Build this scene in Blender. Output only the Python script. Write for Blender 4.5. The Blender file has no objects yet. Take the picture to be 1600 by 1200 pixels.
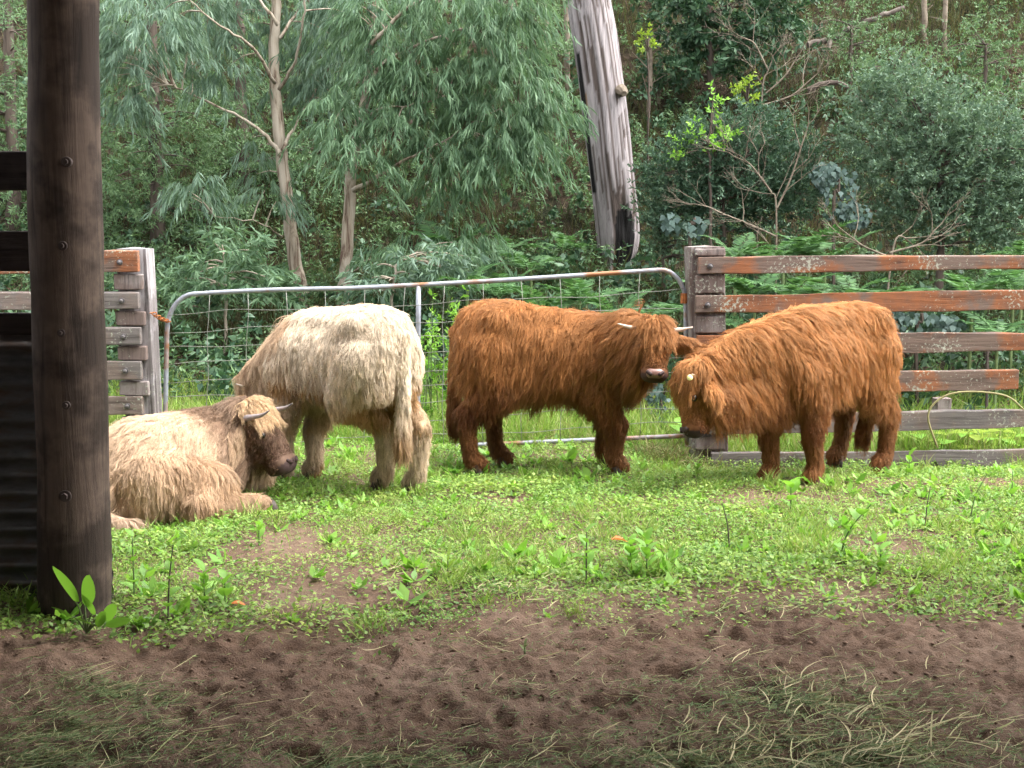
import bpy, math, random
import numpy as np
from mathutils import Vector, Matrix, Quaternion
from mathutils.bvhtree import BVHTree
from mathutils.kdtree import KDTree

random.seed(7)
rng = np.random.default_rng(7)
scene = bpy.context.scene
COL = scene.collection

# ------------------------------------------------------------------ camera
FPX, CAMH = 2000.0, 1.5
PITCH = math.atan(239.0 / FPX)
cam_d = bpy.data.cameras.new('camera')
cam_d.sensor_width = 36.0
cam_d.lens = 36.0 * FPX / 1600.0
cam_d.clip_start, cam_d.clip_end = 0.05, 1000.0
cam_o = bpy.data.objects.new('camera', cam_d)
cam_o.location = (0, 0, CAMH)
cam_o.rotation_euler = (math.pi / 2 - PITCH, 0, 0)
COL.objects.link(cam_o)
scene.camera = cam_o

# ------------------------------------------------------------------ sky, sun, exposure (bright overcast, exposed for the shade)
SUN_ELEV, SUN_AZ = math.radians(60), math.radians(98)      # azimuth clockwise from +Y: from the right
world = bpy.data.worlds.new('World')
scene.world = world
world.use_nodes = True
wn, wl = world.node_tree.nodes, world.node_tree.links
wn.clear()
w_out = wn.new('ShaderNodeOutputWorld')
w_bg = wn.new('ShaderNodeBackground')
w_sky = wn.new('ShaderNodeTexSky')
w_sky.sky_type = 'NISHITA'
w_sky.sun_disc = False
w_sky.sun_elevation = SUN_ELEV
w_sky.sun_rotation = SUN_AZ
w_sky.air_density, w_sky.dust_density, w_sky.ozone_density = 1.0, 3.0, 1.0
w_hs = wn.new('ShaderNodeHueSaturation')
w_hs.inputs['Saturation'].default_value = 0.14
wl.new(w_sky.outputs[0], w_hs.inputs['Color'])
wl.new(w_hs.outputs[0], w_bg.inputs['Color'])
w_bg.inputs['Strength'].default_value = 0.15
wl.new(w_bg.outputs[0], w_out.inputs['Surface'])
sun_d = bpy.data.lights.new('sun', 'SUN')
sun_d.energy = 0.8
sun_d.angle = math.radians(50)
sun_d.color = (1.0, 0.96, 0.90)
sun_o = bpy.data.objects.new('sun', sun_d)
sdir = Vector((math.sin(SUN_AZ) * math.cos(SUN_ELEV), math.cos(SUN_AZ) * math.cos(SUN_ELEV), math.sin(SUN_ELEV)))
sun_o.rotation_euler = sdir.to_track_quat('Z', 'Y').to_euler()
sun_o.location = (0, 0, 30)
COL.objects.link(sun_o)
vs = scene.view_settings
vs.view_transform = 'Standard'
vs.look = 'None'
vs.gamma = 1.0
vs.use_curve_mapping = False
vs.exposure = 2.85
scene.cycles.use_adaptive_sampling = True
scene.cycles.adaptive_threshold = 0.03
scene.cycles.max_bounces = 4
scene.cycles.diffuse_bounces = 3
scene.cycles.glossy_bounces = 2
scene.cycles.transmission_bounces = 4
scene.cycles.transparent_max_bounces = 6
scene.cycles_curves.shape = 'RIBBONS'


# ------------------------------------------------------------------ helpers
def ray(u, v):
    a, b = (u - 800.0) / FPX, -(v - 600.0) / FPX
    c, s = math.cos(PITCH), math.sin(PITCH)
    return Vector((a, c + b * s, -s + b * c))


def at(u, v, Y):
    d = ray(u, v)
    return Vector((0, 0, CAMH)) + d * (Y / d.y)


def vnoise(x, y, seed=0):
    x, y = np.asarray(x, float), np.asarray(y, float)
    xi, yi = np.floor(x).astype(np.int64), np.floor(y).astype(np.int64)
    xf, yf = x - xi, y - yi

    def h(a, b):
        n = (a * 374761393 + b * 668265263 + seed * 1274126177) & 0xffffffff
        n = ((n ^ (n >> 13)) * 1274126177) & 0xffffffff
        return ((n ^ (n >> 16)) & 0xffff) / 65535.0
    u, w = xf * xf * (3 - 2 * xf), yf * yf * (3 - 2 * yf)
    return (h(xi, yi) * (1 - u) + h(xi + 1, yi) * u) * (1 - w) + (h(xi, yi + 1) * (1 - u) + h(xi + 1, yi + 1) * u) * w


def fbm(x, y, seed=0, oct=4):
    t, a, s = 0.0, 0.5, 0.0
    for o in range(oct):
        t = t + a * vnoise(np.asarray(x) * 2 ** o, np.asarray(y) * 2 ** o, seed + o * 17)
        s += a
        a *= 0.5
    return t / s


def sstep(a, b, x):
    t = np.clip((np.asarray(x, float) - a) / (b - a), 0, 1)
    return t * t * (3 - 2 * t)


def edge_y(x):
    """depth of the line where bare dirt turns into green growth"""
    return 4.93 + 0.10 * np.asarray(x, float) + 0.30 * (fbm(np.asarray(x) * 1.3, 3.3, 5) - 0.5)


def ground_z(x, y):
    x, y = np.asarray(x, float), np.asarray(y, float)
    z = 0.05 * (fbm(x * 0.6, y * 0.6, 1, 3) - 0.5)
    z = z - 0.13 * sstep(7.6, 8.45, y) * sstep(0.3, 1.6, x) * sstep(10.4, 9.2, y)
    z = z - 0.03 * sstep(4.4, 3.4, y)
    hill = 0.28 * np.clip(y - 10.2, 0, 3.8) + 0.72 * np.clip(y - 14.0, 0, 18) + 0.06 * np.clip(y - 32, 0, 1e3)
    rough = 0.5 * (fbm(x * 0.45, y * 0.45, 9, 3) - 0.5) * sstep(11, 15, y)
    return z + hill + rough


def gz(x, y):
    return float(ground_z(x, y))


def mesh_data(name, V, F, mats=None, smooth=False):
    V = np.asarray(V, np.float32)
    F = np.asarray(F, np.int32)
    me = bpy.data.meshes.new(name)
    k = F.shape[1]
    me.vertices.add(len(V))
    me.vertices.foreach_set('co', V.ravel())
    me.loops.add(F.size)
    me.loops.foreach_set('vertex_index', F.ravel())
    me.polygons.add(len(F))
    me.polygons.foreach_set('loop_start', np.arange(0, F.size, k, dtype=np.int32))
    if smooth:
        me.polygons.foreach_set('use_smooth', np.ones(len(F), bool))
    me.update(calc_edges=True)
    if mats:
        me.materials.append(mats)
    return me


class MB:
    """collects quads/tris and makes one mesh object"""
    def __init__(self):
        self.v, self.f = [], []

    def add(self, V, F):
        b = len(self.v)
        self.v.extend([tuple(p) for p in V])
        self.f.extend([tuple(i + b for i in f) for f in F])
        return self

    def box(self, c, s, M=None, j=0.0, taper=0.0):
        hx, hy, hz = s[0] / 2, s[1] / 2, s[2] / 2
        V = []
        for dz in (-1, 1):
            for dy in (-1, 1):
                for dx in (-1, 1):
                    p = Vector((dx * hx, dy * hy, dz * hz)) + Vector([random.uniform(-j, j) for _ in range(3)])
                    if M is not None:
                        p = M @ p
                    V.append(p + Vector(c))
        return self.add(V, [(0, 2, 3, 1), (4, 5, 7, 6), (0, 1, 5, 4), (2, 6, 7, 3), (0, 4, 6, 2), (1, 3, 7, 5)])

    def tube(self, P, R, n=8, cap=True, rough=0.0):
        P = [Vector(p) for p in P]
        if not hasattr(R, '__len__'):
            R = [R] * len(P)
        V, F = [], []
        up = Vector((0.13, 0.31, 0.94)).normalized()
        prev = None
        for i, p in enumerate(P):
            t = (P[min(i + 1, len(P) - 1)] - P[max(i - 1, 0)]).normalized()
            a = prev if prev is not None else (up if abs(t.dot(up)) < 0.95 else Vector((1, 0, 0)))
            a = (a - t * a.dot(t)).normalized()
            prev = a
            b = t.cross(a)
            for k in range(n):
                th = 2 * math.pi * k / n
                r = R[i] * (1 + random.uniform(-rough, rough))
                V.append(p + (a * math.cos(th) + b * math.sin(th)) * r)
        for i in range(len(P) - 1):
            for k in range(n):
                F.append((i * n + k, i * n + (k + 1) % n, (i + 1) * n + (k + 1) % n, (i + 1) * n + k))
        if cap:
            V += [P[0], P[-1]]
            a, b = len(V) - 2, len(V) - 1
            for k in range(n):
                F.append((a, (k + 1) % n, k))
                F.append((b, (len(P) - 1) * n + k, (len(P) - 1) * n + (k + 1) % n))
        return self.add(V, F)

    def build(self, name, mat, parent=None, smooth=False, bevel=0.0):
        me = bpy.data.meshes.new(name)
        me.from_pydata(self.v, [], self.f)
        me.update()
        if smooth:
            me.polygons.foreach_set('use_smooth', [True] * len(me.polygons))
        me.materials.append(mat)
        o = put(name, me, parent)
        if bevel:
            m = o.modifiers.new('bevel', 'BEVEL')
            m.width, m.segments, m.limit_method = bevel, 2, 'ANGLE'
        return o


def put(name, me, parent=None):
    o = bpy.data.objects.new(name, me)
    COL.objects.link(o)
    if parent is not None:
        o.parent = parent
        o.matrix_parent_inverse = Matrix.Translation(parent.location).inverted() if parent.type == 'EMPTY' and parent.rotation_euler.z == 0 else Matrix()
    return o


def tag(o, label=None, cat=None, group=None, kind=None):
    for k, v in (('label', label), ('category', cat), ('group', group), ('kind', kind)):
        if v:
            o[k] = v
    return o


def thing(name, loc, label, cat, group=None):
    o = bpy.data.objects.new(name, None)
    o.location = loc
    o.empty_display_size = 0.1
    COL.objects.link(o)
    return tag(o, label, cat, group)


def spline(P, n=6):
    """Catmull-Rom through points"""
    P = [Vector(p) for p in P]
    Q = [P[0] * 2 - P[1]] + P + [P[-1] * 2 - P[-2]]
    out = []
    for i in range(1, len(Q) - 2):
        for k in range(n):
            t = k / n
            a, b, c, d = Q[i - 1], Q[i], Q[i + 1], Q[i + 2]
            out.append(0.5 * ((2 * b) + (c - a) * t + (2 * a - 5 * b + 4 * c - d) * t * t + (3 * b - a - 3 * c + d) * t ** 3))
    out.append(P[-1])
    return out


# ------------------------------------------------------------------ materials
def new_mat(name):
    m = bpy.data.materials.new(name)
    m.use_nodes = True
    nt = m.node_tree
    nt.nodes.clear()
    out = nt.nodes.new('ShaderNodeOutputMaterial')
    return m, nt, out


def N(nt, typ, **kw):
    n = nt.nodes.new(typ)
    for k, v in kw.items():
        if k in n.inputs:
            n.inputs[k].default_value = v
        else:
            setattr(n, k, v)
    return n


def ramp(nt, src, stops, interp='LINEAR'):
    r = nt.nodes.new('ShaderNodeValToRGB')
    r.color_ramp.interpolation = interp
    e = r.color_ramp.elements
    while len(e) < len(stops):
        e.new(0.5)
    for i, (p, c) in enumerate(stops):
        e[i].position = p
        e[i].color = (*c, 1) if len(c) == 3 else c
    nt.links.new(src, r.inputs[0])
    return r.outputs[0]


def mixc(nt, fac, a, b, mode='MIX'):
    m = nt.nodes.new('ShaderNodeMix')
    m.data_type, m.blend_type = 'RGBA', mode
    for i, s in ((0, fac), (6, a), (7, b)):
        if isinstance(s, (int, float)):
            m.inputs[i].default_value = s
        elif isinstance(s, tuple):
            m.inputs[i].default_value = (*s, 1)
        else:
            nt.links.new(s, m.inputs[i])
    return m.outputs[2]


def coords(nt, scale=(1, 1, 1), kind='Object'):
    tc = nt.nodes.new('ShaderNodeTexCoord')
    mp = nt.nodes.new('ShaderNodeMapping')
    mp.inputs['Scale'].default_value = scale
    nt.links.new(tc.outputs[kind], mp.inputs[0])
    return mp.outputs[0]


def noise(nt, vec, scale, detail=5, rough=0.55, dist=0.0):
    n = N(nt, 'ShaderNodeTexNoise', Scale=scale, Detail=detail, Roughness=rough, Distortion=dist)
    nt.links.new(vec, n.inputs['Vector'])
    return n.outputs['Fac']


def finish(nt, out, color, rough=0.8, spec=0.3, bump=None, bump_s=0.3, bump_d=0.01, metal=0.0):
    p = N(nt, 'ShaderNodeBsdfPrincipled', Roughness=rough, Metallic=metal)
    p.inputs['Specular IOR Level'].default_value = spec
    if isinstance(color, tuple):
        p.inputs['Base Color'].default_value = (*color, 1)
    else:
        nt.links.new(color, p.inputs['Base Color'])
    if bump is not None:
        b = N(nt, 'ShaderNodeBump', Strength=bump_s, Distance=bump_d)
        nt.links.new(bump, b.inputs['Height'])
        nt.links.new(b.outputs[0], p.inputs['Normal'])
    nt.links.new(p.outputs[0], out.inputs[0])
    return p


def leaf_mat(name, cols, trans=0.35, rough=0.5, spec=0.35, patch=None):
    """foliage: every leaf its own shade, light passing through"""
    m, nt, out = new_mat(name)
    g = nt.nodes.new('ShaderNodeNewGeometry')
    k = len(cols)
    c = ramp(nt, g.outputs['Random Per Island'], [(i / max(1, k - 1), cc) for i, cc in enumerate(cols)])
    if patch:
        pn = noise(nt, coords(nt), 1.7, 4, 0.6)
        c = mixc(nt, 1.0, c, ramp(nt, pn, [(0.34, patch[0]), (0.5, (1, 1, 1)), (0.66, patch[1])]), 'MULTIPLY')
    p = N(nt, 'ShaderNodeBsdfPrincipled', Roughness=rough)
    p.inputs['Specular IOR Level'].default_value = spec
    nt.links.new(c, p.inputs['Base Color'])
    t = nt.nodes.new('ShaderNodeBsdfTranslucent')
    tc = mixc(nt, 0.6, c, (1.25, 1.3, 0.7), 'MULTIPLY')
    nt.links.new(tc, t.inputs[0])
    mx = N(nt, 'ShaderNodeMixShader')
    mx.inputs[0].default_value = trans
    nt.links.new(p.outputs[0], mx.inputs[1])
    nt.links.new(t.outputs[0], mx.inputs[2])
    nt.links.new(mx.outputs[0], out.inputs[0])
    return m


def wood_mat(name, axis, cols, lichen=0.0, grain=1.0, bump=0.6, rough=0.85):
    """weathered timber; axis = grain direction (object space)"""
    m, nt, out = new_mat(name)
    s = [14.0, 14.0, 14.0]
    s['xyz'.index(axis)] = 0.9
    v = coords(nt, tuple(x * grain for x in s))
    g1 = noise(nt, v, 2.2, 8, 0.7, 0.6)
    v2 = coords(nt, (2.2, 2.2, 2.2))
    g2 = noise(nt, v2, 1.1, 5, 0.6)
    c = ramp(nt, g2, [(0.32, cols[0]), (0.45, cols[1]), (0.54, cols[2]), (0.66, cols[2]), (0.78, cols[0])])
    dark = ramp(nt, g1, [(0.30, (0.22, 0.2, 0.2)), (0.52, (1, 1, 1)), (1, (1.15, 1.12, 1.1))])
    c = mixc(nt, 0.85, c, dark, 'MULTIPLY')
    if lichen:
        lv = coords(nt, (1, 1, 1))
        ln = noise(nt, lv, 46, 6, 0.7)
        zone = noise(nt, lv, 2.3, 3)
        geo = nt.nodes.new('ShaderNodeNewGeometry')
        a = N(nt, 'ShaderNodeMath', operation='MULTIPLY_ADD')
        nt.links.new(zone, a.inputs[0])
        a.inputs[1].default_value = 0.55
        nt.links.new(ln, a.inputs[2])
        f = ramp(nt, a.outputs[0], [(0.86 - 0.12 * lichen, (0, 0, 0)), (0.92 - 0.12 * lichen, (1, 1, 1))])
        c = mixc(nt, f, c, (0.30, 0.31, 0.25))
    finish(nt, out, c, rough, 0.25, g1, bump, 0.012)
    return m


def plain_mat(name, col, rough=0.6, spec=0.4, metal=0.0, var=0.25, scale=12):
    m, nt, out = new_mat(name)
    n = noise(nt, coords(nt), scale, 5)
    c = ramp(nt, n, [(0.3, tuple(x * (1 - var) for x in col)), (0.7, tuple(min(1, x * (1 + var)) for x in col))])
    finish(nt, out, c, rough, spec, n, 0.25, 0.004, metal)
    return m


M = {}


def ground_material():
    m, nt, out = new_mat('soil')
    v = coords(nt)
    a = noise(nt, v, 1.6, 6, 0.6)
    b = noise(nt, v, 22, 8, 0.7)
    c0 = ramp(nt, a, [(0.3, (0.088, 0.054, 0.037)), (0.5, (0.136, 0.087, 0.060)), (0.62, (0.162, 0.108, 0.077)), (0.75, (0.19, 0.13, 0.094))])
    c1 = ramp(nt, b, [(0.25, (0.35, 0.33, 0.32)), (0.5, (0.95, 0.95, 0.95)), (0.8, (1.25, 1.22, 1.2))])
    c = mixc(nt, 0.9, c0, c1, 'MULTIPLY')
    s = noise(nt, v, 130, 4, 0.6)
    c = mixc(nt, ramp(nt, s, [(0.62, (0, 0, 0)), (0.72, (0.5, 0.5, 0.5))]), c, (0.30, 0.25, 0.17))
    bm = N(nt, 'ShaderNodeMath', operation='MULTIPLY_ADD')
    nt.links.new(b, bm.inputs[0])
    bm.inputs[1].default_value = 1.0
    nt.links.new(s, bm.inputs[2])
    finish(nt, out, c, 0.95, 0.12, bm.outputs[0], 0.8, 0.014)
    return m


def litter_material():
    m, nt, out = new_mat('leaf_litter')
    v = coords(nt)
    a = noise(nt, v, 0.8, 5, 0.6)
    b = noise(nt, v, 9, 8, 0.75)
    c0 = ramp(nt, a, [(0.35, (0.020, 0.026, 0.012)), (0.5, (0.036, 0.026, 0.017)), (0.68, (0.058, 0.041, 0.027))])
    c1 = ramp(nt, b, [(0.3, (0.3, 0.3, 0.3)), (0.55, (1, 1, 1)), (0.8, (1.5, 1.4, 1.3))])
    finish(nt, out, mixc(nt, 1.0, c0, c1, 'MULTIPLY'), 0.95, 0.1, b, 1.0, 0.08)
    return m


M['soil'] = ground_material()
M['litter'] = litter_material()
M['rail_red'] = wood_mat('weathered_red_rail', 'x', [(0.125, 0.066, 0.045), (0.225, 0.085, 0.036), (0.135, 0.095, 0.076)], lichen=-0.05)
M['rail_grey'] = wood_mat('weathered_grey_rail', 'x', [(0.115, 0.088, 0.074), (0.16, 0.122, 0.104), (0.135, 0.118, 0.110)], lichen=-0.1)
M['post_wood'] = wood_mat('weathered_grey_post', 'z', [(0.145, 0.115, 0.104), (0.20, 0.17, 0.16), (0.125, 0.092, 0.08)], lichen=-0.2)
M['post_side'] = wood_mat('silver_post_side', 'z', [(0.24, 0.22, 0.222), (0.29, 0.27, 0.275), (0.17, 0.15, 0.147)], lichen=-0.3)
M['pole_wood'] = wood_mat('shed_pole_wood', 'z', [(0.056, 0.038, 0.028), (0.092, 0.065, 0.049), (0.034, 0.023, 0.017)], grain=0.9, bump=0.5)
M['board_dark'] = wood_mat('shed_board_wood', 'x', [(0.05, 0.038, 0.034), (0.065, 0.05, 0.045), (0.04, 0.03, 0.028)])
M['steel'] = plain_mat('dull_steel_bolt', (0.11, 0.10, 0.10), 0.6, 0.5, 0.5)
M['old_bolt'] = plain_mat('dark_rusted_bolt', (0.06, 0.045, 0.04), 0.75, 0.3, 0.2)
M['wire'] = plain_mat('galvanised_wire', (0.20, 0.20, 0.17), 0.5, 0.5, 0.3)
M['rust'] = plain_mat('rusty_iron', (0.30, 0.105, 0.035), 0.85, 0.2, 0.0, 0.5, 40)


def galv_material():
    m, nt, out = new_mat('galvanised_tube')
    v = coords(nt)
    a = noise(nt, v, 3.0, 4, 0.6)
    b = noise(nt, v, 30, 5, 0.6)
    f = ramp(nt, a, [(0.50, (0, 0, 0)), (0.60, (1, 1, 1))])
    z = ramp(nt, b, [(0.3, (0.21, 0.22, 0.25)), (0.7, (0.30, 0.31, 0.345))])
    c = mixc(nt, f, z, (0.24, 0.11, 0.05))
    finish(nt, out, c, 0.5, 0.5, b, 0.2, 0.003, 0.35)
    return m


M['galv'] = galv_material()


def corrugated_material():
    m, nt, out = new_mat('corrugated_iron')
    a = noise(nt, coords(nt, (1, 1, 3)), 4, 6, 0.65)
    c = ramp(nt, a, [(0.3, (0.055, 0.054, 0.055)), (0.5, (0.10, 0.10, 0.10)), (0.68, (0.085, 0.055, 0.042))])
    finish(nt, out, c, 0.85, 0.2, a, 0.3, 0.006, 0.0)
    return m


M['iron'] = corrugated_material()
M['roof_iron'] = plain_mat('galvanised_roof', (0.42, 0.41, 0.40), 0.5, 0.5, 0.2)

# ------------------------------------------------------------------ ground: one sheet, fine where the camera stands near, running up the hill behind
xs = np.concatenate([np.linspace(-160, -14, 22, endpoint=False), np.linspace(-14, -3.8, 40, endpoint=False), np.arange(-3.8, -2.3, 0.028), np.arange(-2.3, 2.3, 0.0135), np.arange(2.3, 3.8, 0.028), np.linspace(3.8, 14, 40), np.linspace(20, 160, 22)])
ys = np.concatenate([np.linspace(-80, -4, 14, endpoint=False), np.linspace(-4, 2.6, 16, endpoint=False), np.arange(2.6, 3.4, 0.028), np.arange(3.4, 5.15, 0.0135), np.arange(5.15, 9.0, 0.028), np.linspace(9.02, 32, 90), np.linspace(36, 220, 24)])
GX, GY = np.meshgrid(xs, ys)
GZ = ground_z(GX, GY)
near = sstep(10.5, 9.2, GY) * sstep(2.0, 2.6, GY)
dirt = sstep(0.25, -0.15, GY - edge_y(GX))
lump = (fbm(GX * 9, GY * 9, 21, 4) - 0.5) * 0.042 + (fbm(GX * 2.6, GY * 2.6, 31, 3) - 0.5) * 0.07 + (fbm(GX * 13, GY * 13, 23, 3) - 0.5) * 0.030 - np.abs(fbm(GX * 21, GY * 21, 25, 2) - 0.5) * 0.050 + (fbm(GX * 40, GY * 40, 27, 2) - 0.5) * 0.014
hoof = np.zeros_like(GX)
WX, WY = 2.4 * (fbm(GX * 8, GY * 8, 33, 2) - 0.5), 2.4 * (fbm(GX * 8 + 7, GY * 8, 34, 2) - 0.5)
for _ in range(80):                                                   # hoof prints pressed into the soft soil
    hx, hy, hr = rng.uniform(-3.2, 3.2), rng.uniform(3.3, 5.4), rng.uniform(0.035, 0.07)
    d2 = ((GX - hx) / hr + WX) ** 2 + ((GY - hy) / (hr * 1.1) + WY) ** 2
    hoof += -0.024 * np.exp(-d2 ** 1.5) + 0.009 * np.exp(-(np.sqrt(d2) - 1.5) ** 2 * 4)
GZ = GZ + near * (dirt * (lump + hoof) + (1 - dirt) * 0.35 * lump)
split = int(np.searchsorted(ys, 10.6))


def sheet(name, r0, r1, mat):
    X, Y, Z = GX[r0:r1], GY[r0:r1], GZ[r0:r1]
    h, w = X.shape
    V = np.stack([X, Y, Z], -1).reshape(-1, 3)
    i = np.arange(h * w).reshape(h, w)
    F = np.stack([i[:-1, :-1], i[:-1, 1:], i[1:, 1:], i[1:, :-1]], -1).reshape(-1, 4)
    o = put(name, mesh_data(name, V, F, mat, smooth=True))
    return tag(o, kind='structure')


tag(sheet('ground', 0, split + 1, M['soil']), 'brown soil yard and paddock floor')
tag(sheet('hillside', split, len(ys), M['litter']), 'steep forest hillside covered with leaf litter')
# ------------------------------------------------------------------ the shed the photograph is taken from: round post, boards, iron, roof overhead
shed = thing('cattle_shed', (-1.72, 5.0, 0), 'dark open shed with thick round timber post, boards and corrugated iron', 'shed')
pb, pt = at(117, 955, 5.0), at(98, 0, 5.0)
axis = (pt - pb)
P, R = [], []
for k in range(34):
    t = -0.08 + 1.55 * k / 33
    P.append(pb + axis * t + Vector((0.006 * math.sin(t * 7), 0, 0)))
    R.append(0.141 - 0.010 * t + 0.006 * math.exp(-((t - 0.62) / 0.07) ** 2) + 0.0025 * math.sin(t * 19))
post = MB().tube(P, R, 28, rough=0.012).build('post', M['pole_wood'], shed, smooth=True)
post['label'] = 'thick round timber post with bolt heads'
for (u, v, r) in ((104, 253, 0.013), (98, 384, 0.012), (96, 520, 0.010), (104, 633, 0.011), (102, 775, 0.017)):
    q = at(u, v, 4.868)
    b = MB()
    b.tube([q + Vector((0, 0.02, 0)), q + Vector((0, -0.004, 0)), q + Vector((0, -0.006, 0))], [r * 1.5, r * 1.5, r * 1.3], 14)
    b.tube([q + Vector((0, 0, 0)), q + Vector((0, -0.018, 0))], [r * 0.8, r * 0.75], 6)
    b.build('bolt', M['old_bolt'], post)
x_l, x_r = -6.2, -1.66
for (v0, v1) in ((236, 298), (361, 424), (489, 523)):
    a, c = at(30, v0, 5.15).z, at(30, v1, 5.15).z
    MB().box(((x_l + x_r) / 2, 5.15, (a + c) / 2), (x_r - x_l, 0.045, a - c), j=0.002).build('wall_board', M['board_dark'], shed, bevel=0.006)


def corrugated(name, o, ex, ez, w, h, pitch=0.076, amp=0.009, along='w', parent=None, mat=None):
    """corrugated sheet: o corner, ex along the ridges, ez across them"""
    n = int(h / pitch * 8)
    nrm = Vector(ex).cross(Vector(ez)).normalized()
    V, F = [], []
    for i in range(n + 1):
        s = h * i / n
        d = nrm * (amp * math.sin(2 * math.pi * s / pitch))
        for k in range(2):
            V.append(Vector(o) + Vector(ex) * (w * k) + Vector(ez) * s + d)
    for i in range(n):
        F.append((2 * i, 2 * i + 1, 2 * i + 3, 2 * i + 2))
    ob = MB().add(V, F).build(name, mat or M['iron'], parent, smooth=True)
    return ob


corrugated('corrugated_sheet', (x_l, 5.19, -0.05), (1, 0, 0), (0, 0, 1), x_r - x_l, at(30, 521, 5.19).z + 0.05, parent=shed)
corrugated('roof_sheet', (-6.2, -5.0, 2.75), (0, 1, 0.095), (1, 0, 0), 9.85, 12.4, parent=shed, mat=M['roof_iron'])
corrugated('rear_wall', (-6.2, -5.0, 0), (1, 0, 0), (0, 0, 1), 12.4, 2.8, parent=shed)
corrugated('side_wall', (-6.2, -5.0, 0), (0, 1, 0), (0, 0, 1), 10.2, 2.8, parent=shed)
MB().box((0.0, 4.80, 3.52), (12.4, 0.10, 0.20)).build('roof_beam', M['board_dark'], shed)
MB().tube([(4.6, 5.0, -0.2), (4.6, 5.0, 3.4)], [0.14, 0.13], 20).build('post', M['pole_wood'], shed, smooth=True)


# ------------------------------------------------------------------ timber rail fences either side of the gate
def rough_block(mb, c, s, mx=0.006, n=(5, 1, 3)):
    """hewn timber block: box with a subdivided, uneven surface"""
    mb.box(c, s, j=mx)


def bolt_at(p, r, parent):
    b = MB()
    b.tube([p + Vector((0, 0.015, 0)), p + Vector((0, -0.004, 0))], [r * 1.5, r * 1.45], 12)
    b.tube([p, p + Vector((0, -0.02, 0)), p + Vector((0, -0.024, 0))], [r, r * 0.9, r * 0.5], 8)
    return b.build('bolt', M['steel'], parent)


def rail_obj(p0, p1, h, th, mat, parent, sag=0.0):
    """sawn rail with slightly wandering edges"""
    n = 14
    V, F = [], []
    ph = random.random() * 9
    for i in range(n + 1):
        t = i / n
        c = Vector(p0).lerp(Vector(p1), t)
        w = [0.006 * math.sin(ph + 5 * t + k) + random.uniform(-0.005, 0.005) for k in range(4)]
        V += [c + Vector((0, -th / 2, -h / 2 + w[0])), c + Vector((0, th / 2, -h / 2 + w[1])), c + Vector((0, th / 2, h / 2 + w[2])), c + Vector((0, -th / 2, h / 2 + w[3]))]
    for i in range(n):
        for k in range(4):
            F.append((4 * i + k, 4 * i + 4 + k, 4 * i + 4 + (k + 1) % 4, 4 * i + (k + 1) % 4))
    F += [(0, 1, 2, 3), (4 * n + 3, 4 * n + 2, 4 * n + 1, 4 * n)]
    return MB().add(V, F).build('rail', mat, parent, bevel=0.006)


def hewn_post(name, c0, c1, wx, wy, mat, parent, seed=0):
    """squared, weather-split post between base and top centre"""
    nz, na = 26, 28
    V, F = [], []
    for i in range(nz + 1):
        t = i / nz
        c = Vector(c0).lerp(Vector(c1), t)
        for k in range(na):
            a = 2 * math.pi * k / na
            ca, sa = math.cos(a), math.sin(a)
            e = 0.28
            px = math.copysign(abs(ca) ** e, ca)
            py = math.copysign(abs(sa) ** e, sa)
            crack = 0.010 * float(vnoise(k * 0.9, t * 3.0, seed)) + 0.012 * (float(vnoise(k * 2.3 + 9, t * 1.2, seed + 3)) > 0.8)
            V.append(c + Vector((px * (wx / 2 - crack), py * (wy / 2 - crack), 0)))
    for i in range(nz):
        for k in range(na):
            F.append((i * na + k, i * na + (k + 1) % na, (i + 1) * na + (k + 1) % na, (i + 1) * na + k))
    top = len(V)
    V.append(Vector(c1) + Vector((0, 0, 0.012)))
    for k in range(na):
        F.append((nz * na + k, nz * na + (k + 1) % na, top))
    return MB().add(V, F).build(name, mat, parent)


FY = 8.75
# right-hand fence
fr = thing('rail_fence', (1.35, FY, gz(1.35, FY)), 'weathered reddish timber rail fence behind the right-hand brown calf', 'fence')
pz0 = gz(1.4, FY) - 0.1
c_top = at(1104, 386, FY)
c_bot = at(1112, 722, FY)
hewn_post('post', (c_bot.x, FY + 0.10, pz0), (c_top.x, FY + 0.10, c_top.z), 0.265, 0.20, M['post_wood'], fr, 3)
e0, e1 = at(1078, 400, FY), at(1086, 720, FY)
rails = [(1090, 403, 427, 1680, 394, 423, 'rail_red'), (1086, 461, 490, 1680, 452, 483, 'rail_red'), (1088, 523, 552, 1680, 519, 549, 'rail_red'),
         (1098, 583, 612, 1590, 579, 608, 'rail_red'), (1088, 650, 678, 1600, 640, 668, 'rail_grey'), (1110, 706, 731, 1680, 702, 728, 'rail_grey')]
for i, (u0, a0, b0, u1, a1, b1, mt) in enumerate(rails):
    p0, p1 = at(u0, (a0 + b0) / 2, FY - 0.03), at(u1, (a1 + b1) / 2, FY - 0.03)
    h = (at(u0, a0, FY).z - at(u0, b0, FY).z)
    r = rail_obj(p0, p1, h, 0.05, M[mt], fr)
    if i < 5:
        q = at(u0 + 20, (a0 + b0) / 2 + 1, FY - 0.058)
        bolt_at(q, 0.014, r)
for (va, vb) in ((387, 401), (429, 459), (492, 521), (554, 581), (614, 648), (680, 704)):
    ca, cb = at(1109, va, FY - 0.005), at(1109, vb, FY - 0.005)
    MB().box(((ca.x + cb.x) / 2, FY - 0.005, (ca.z + cb.z) / 2), (0.205, 0.05, ca.z - cb.z - 0.012), j=0.005).build('post_block', M['post_wood'], fr, bevel=0.008)
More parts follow.
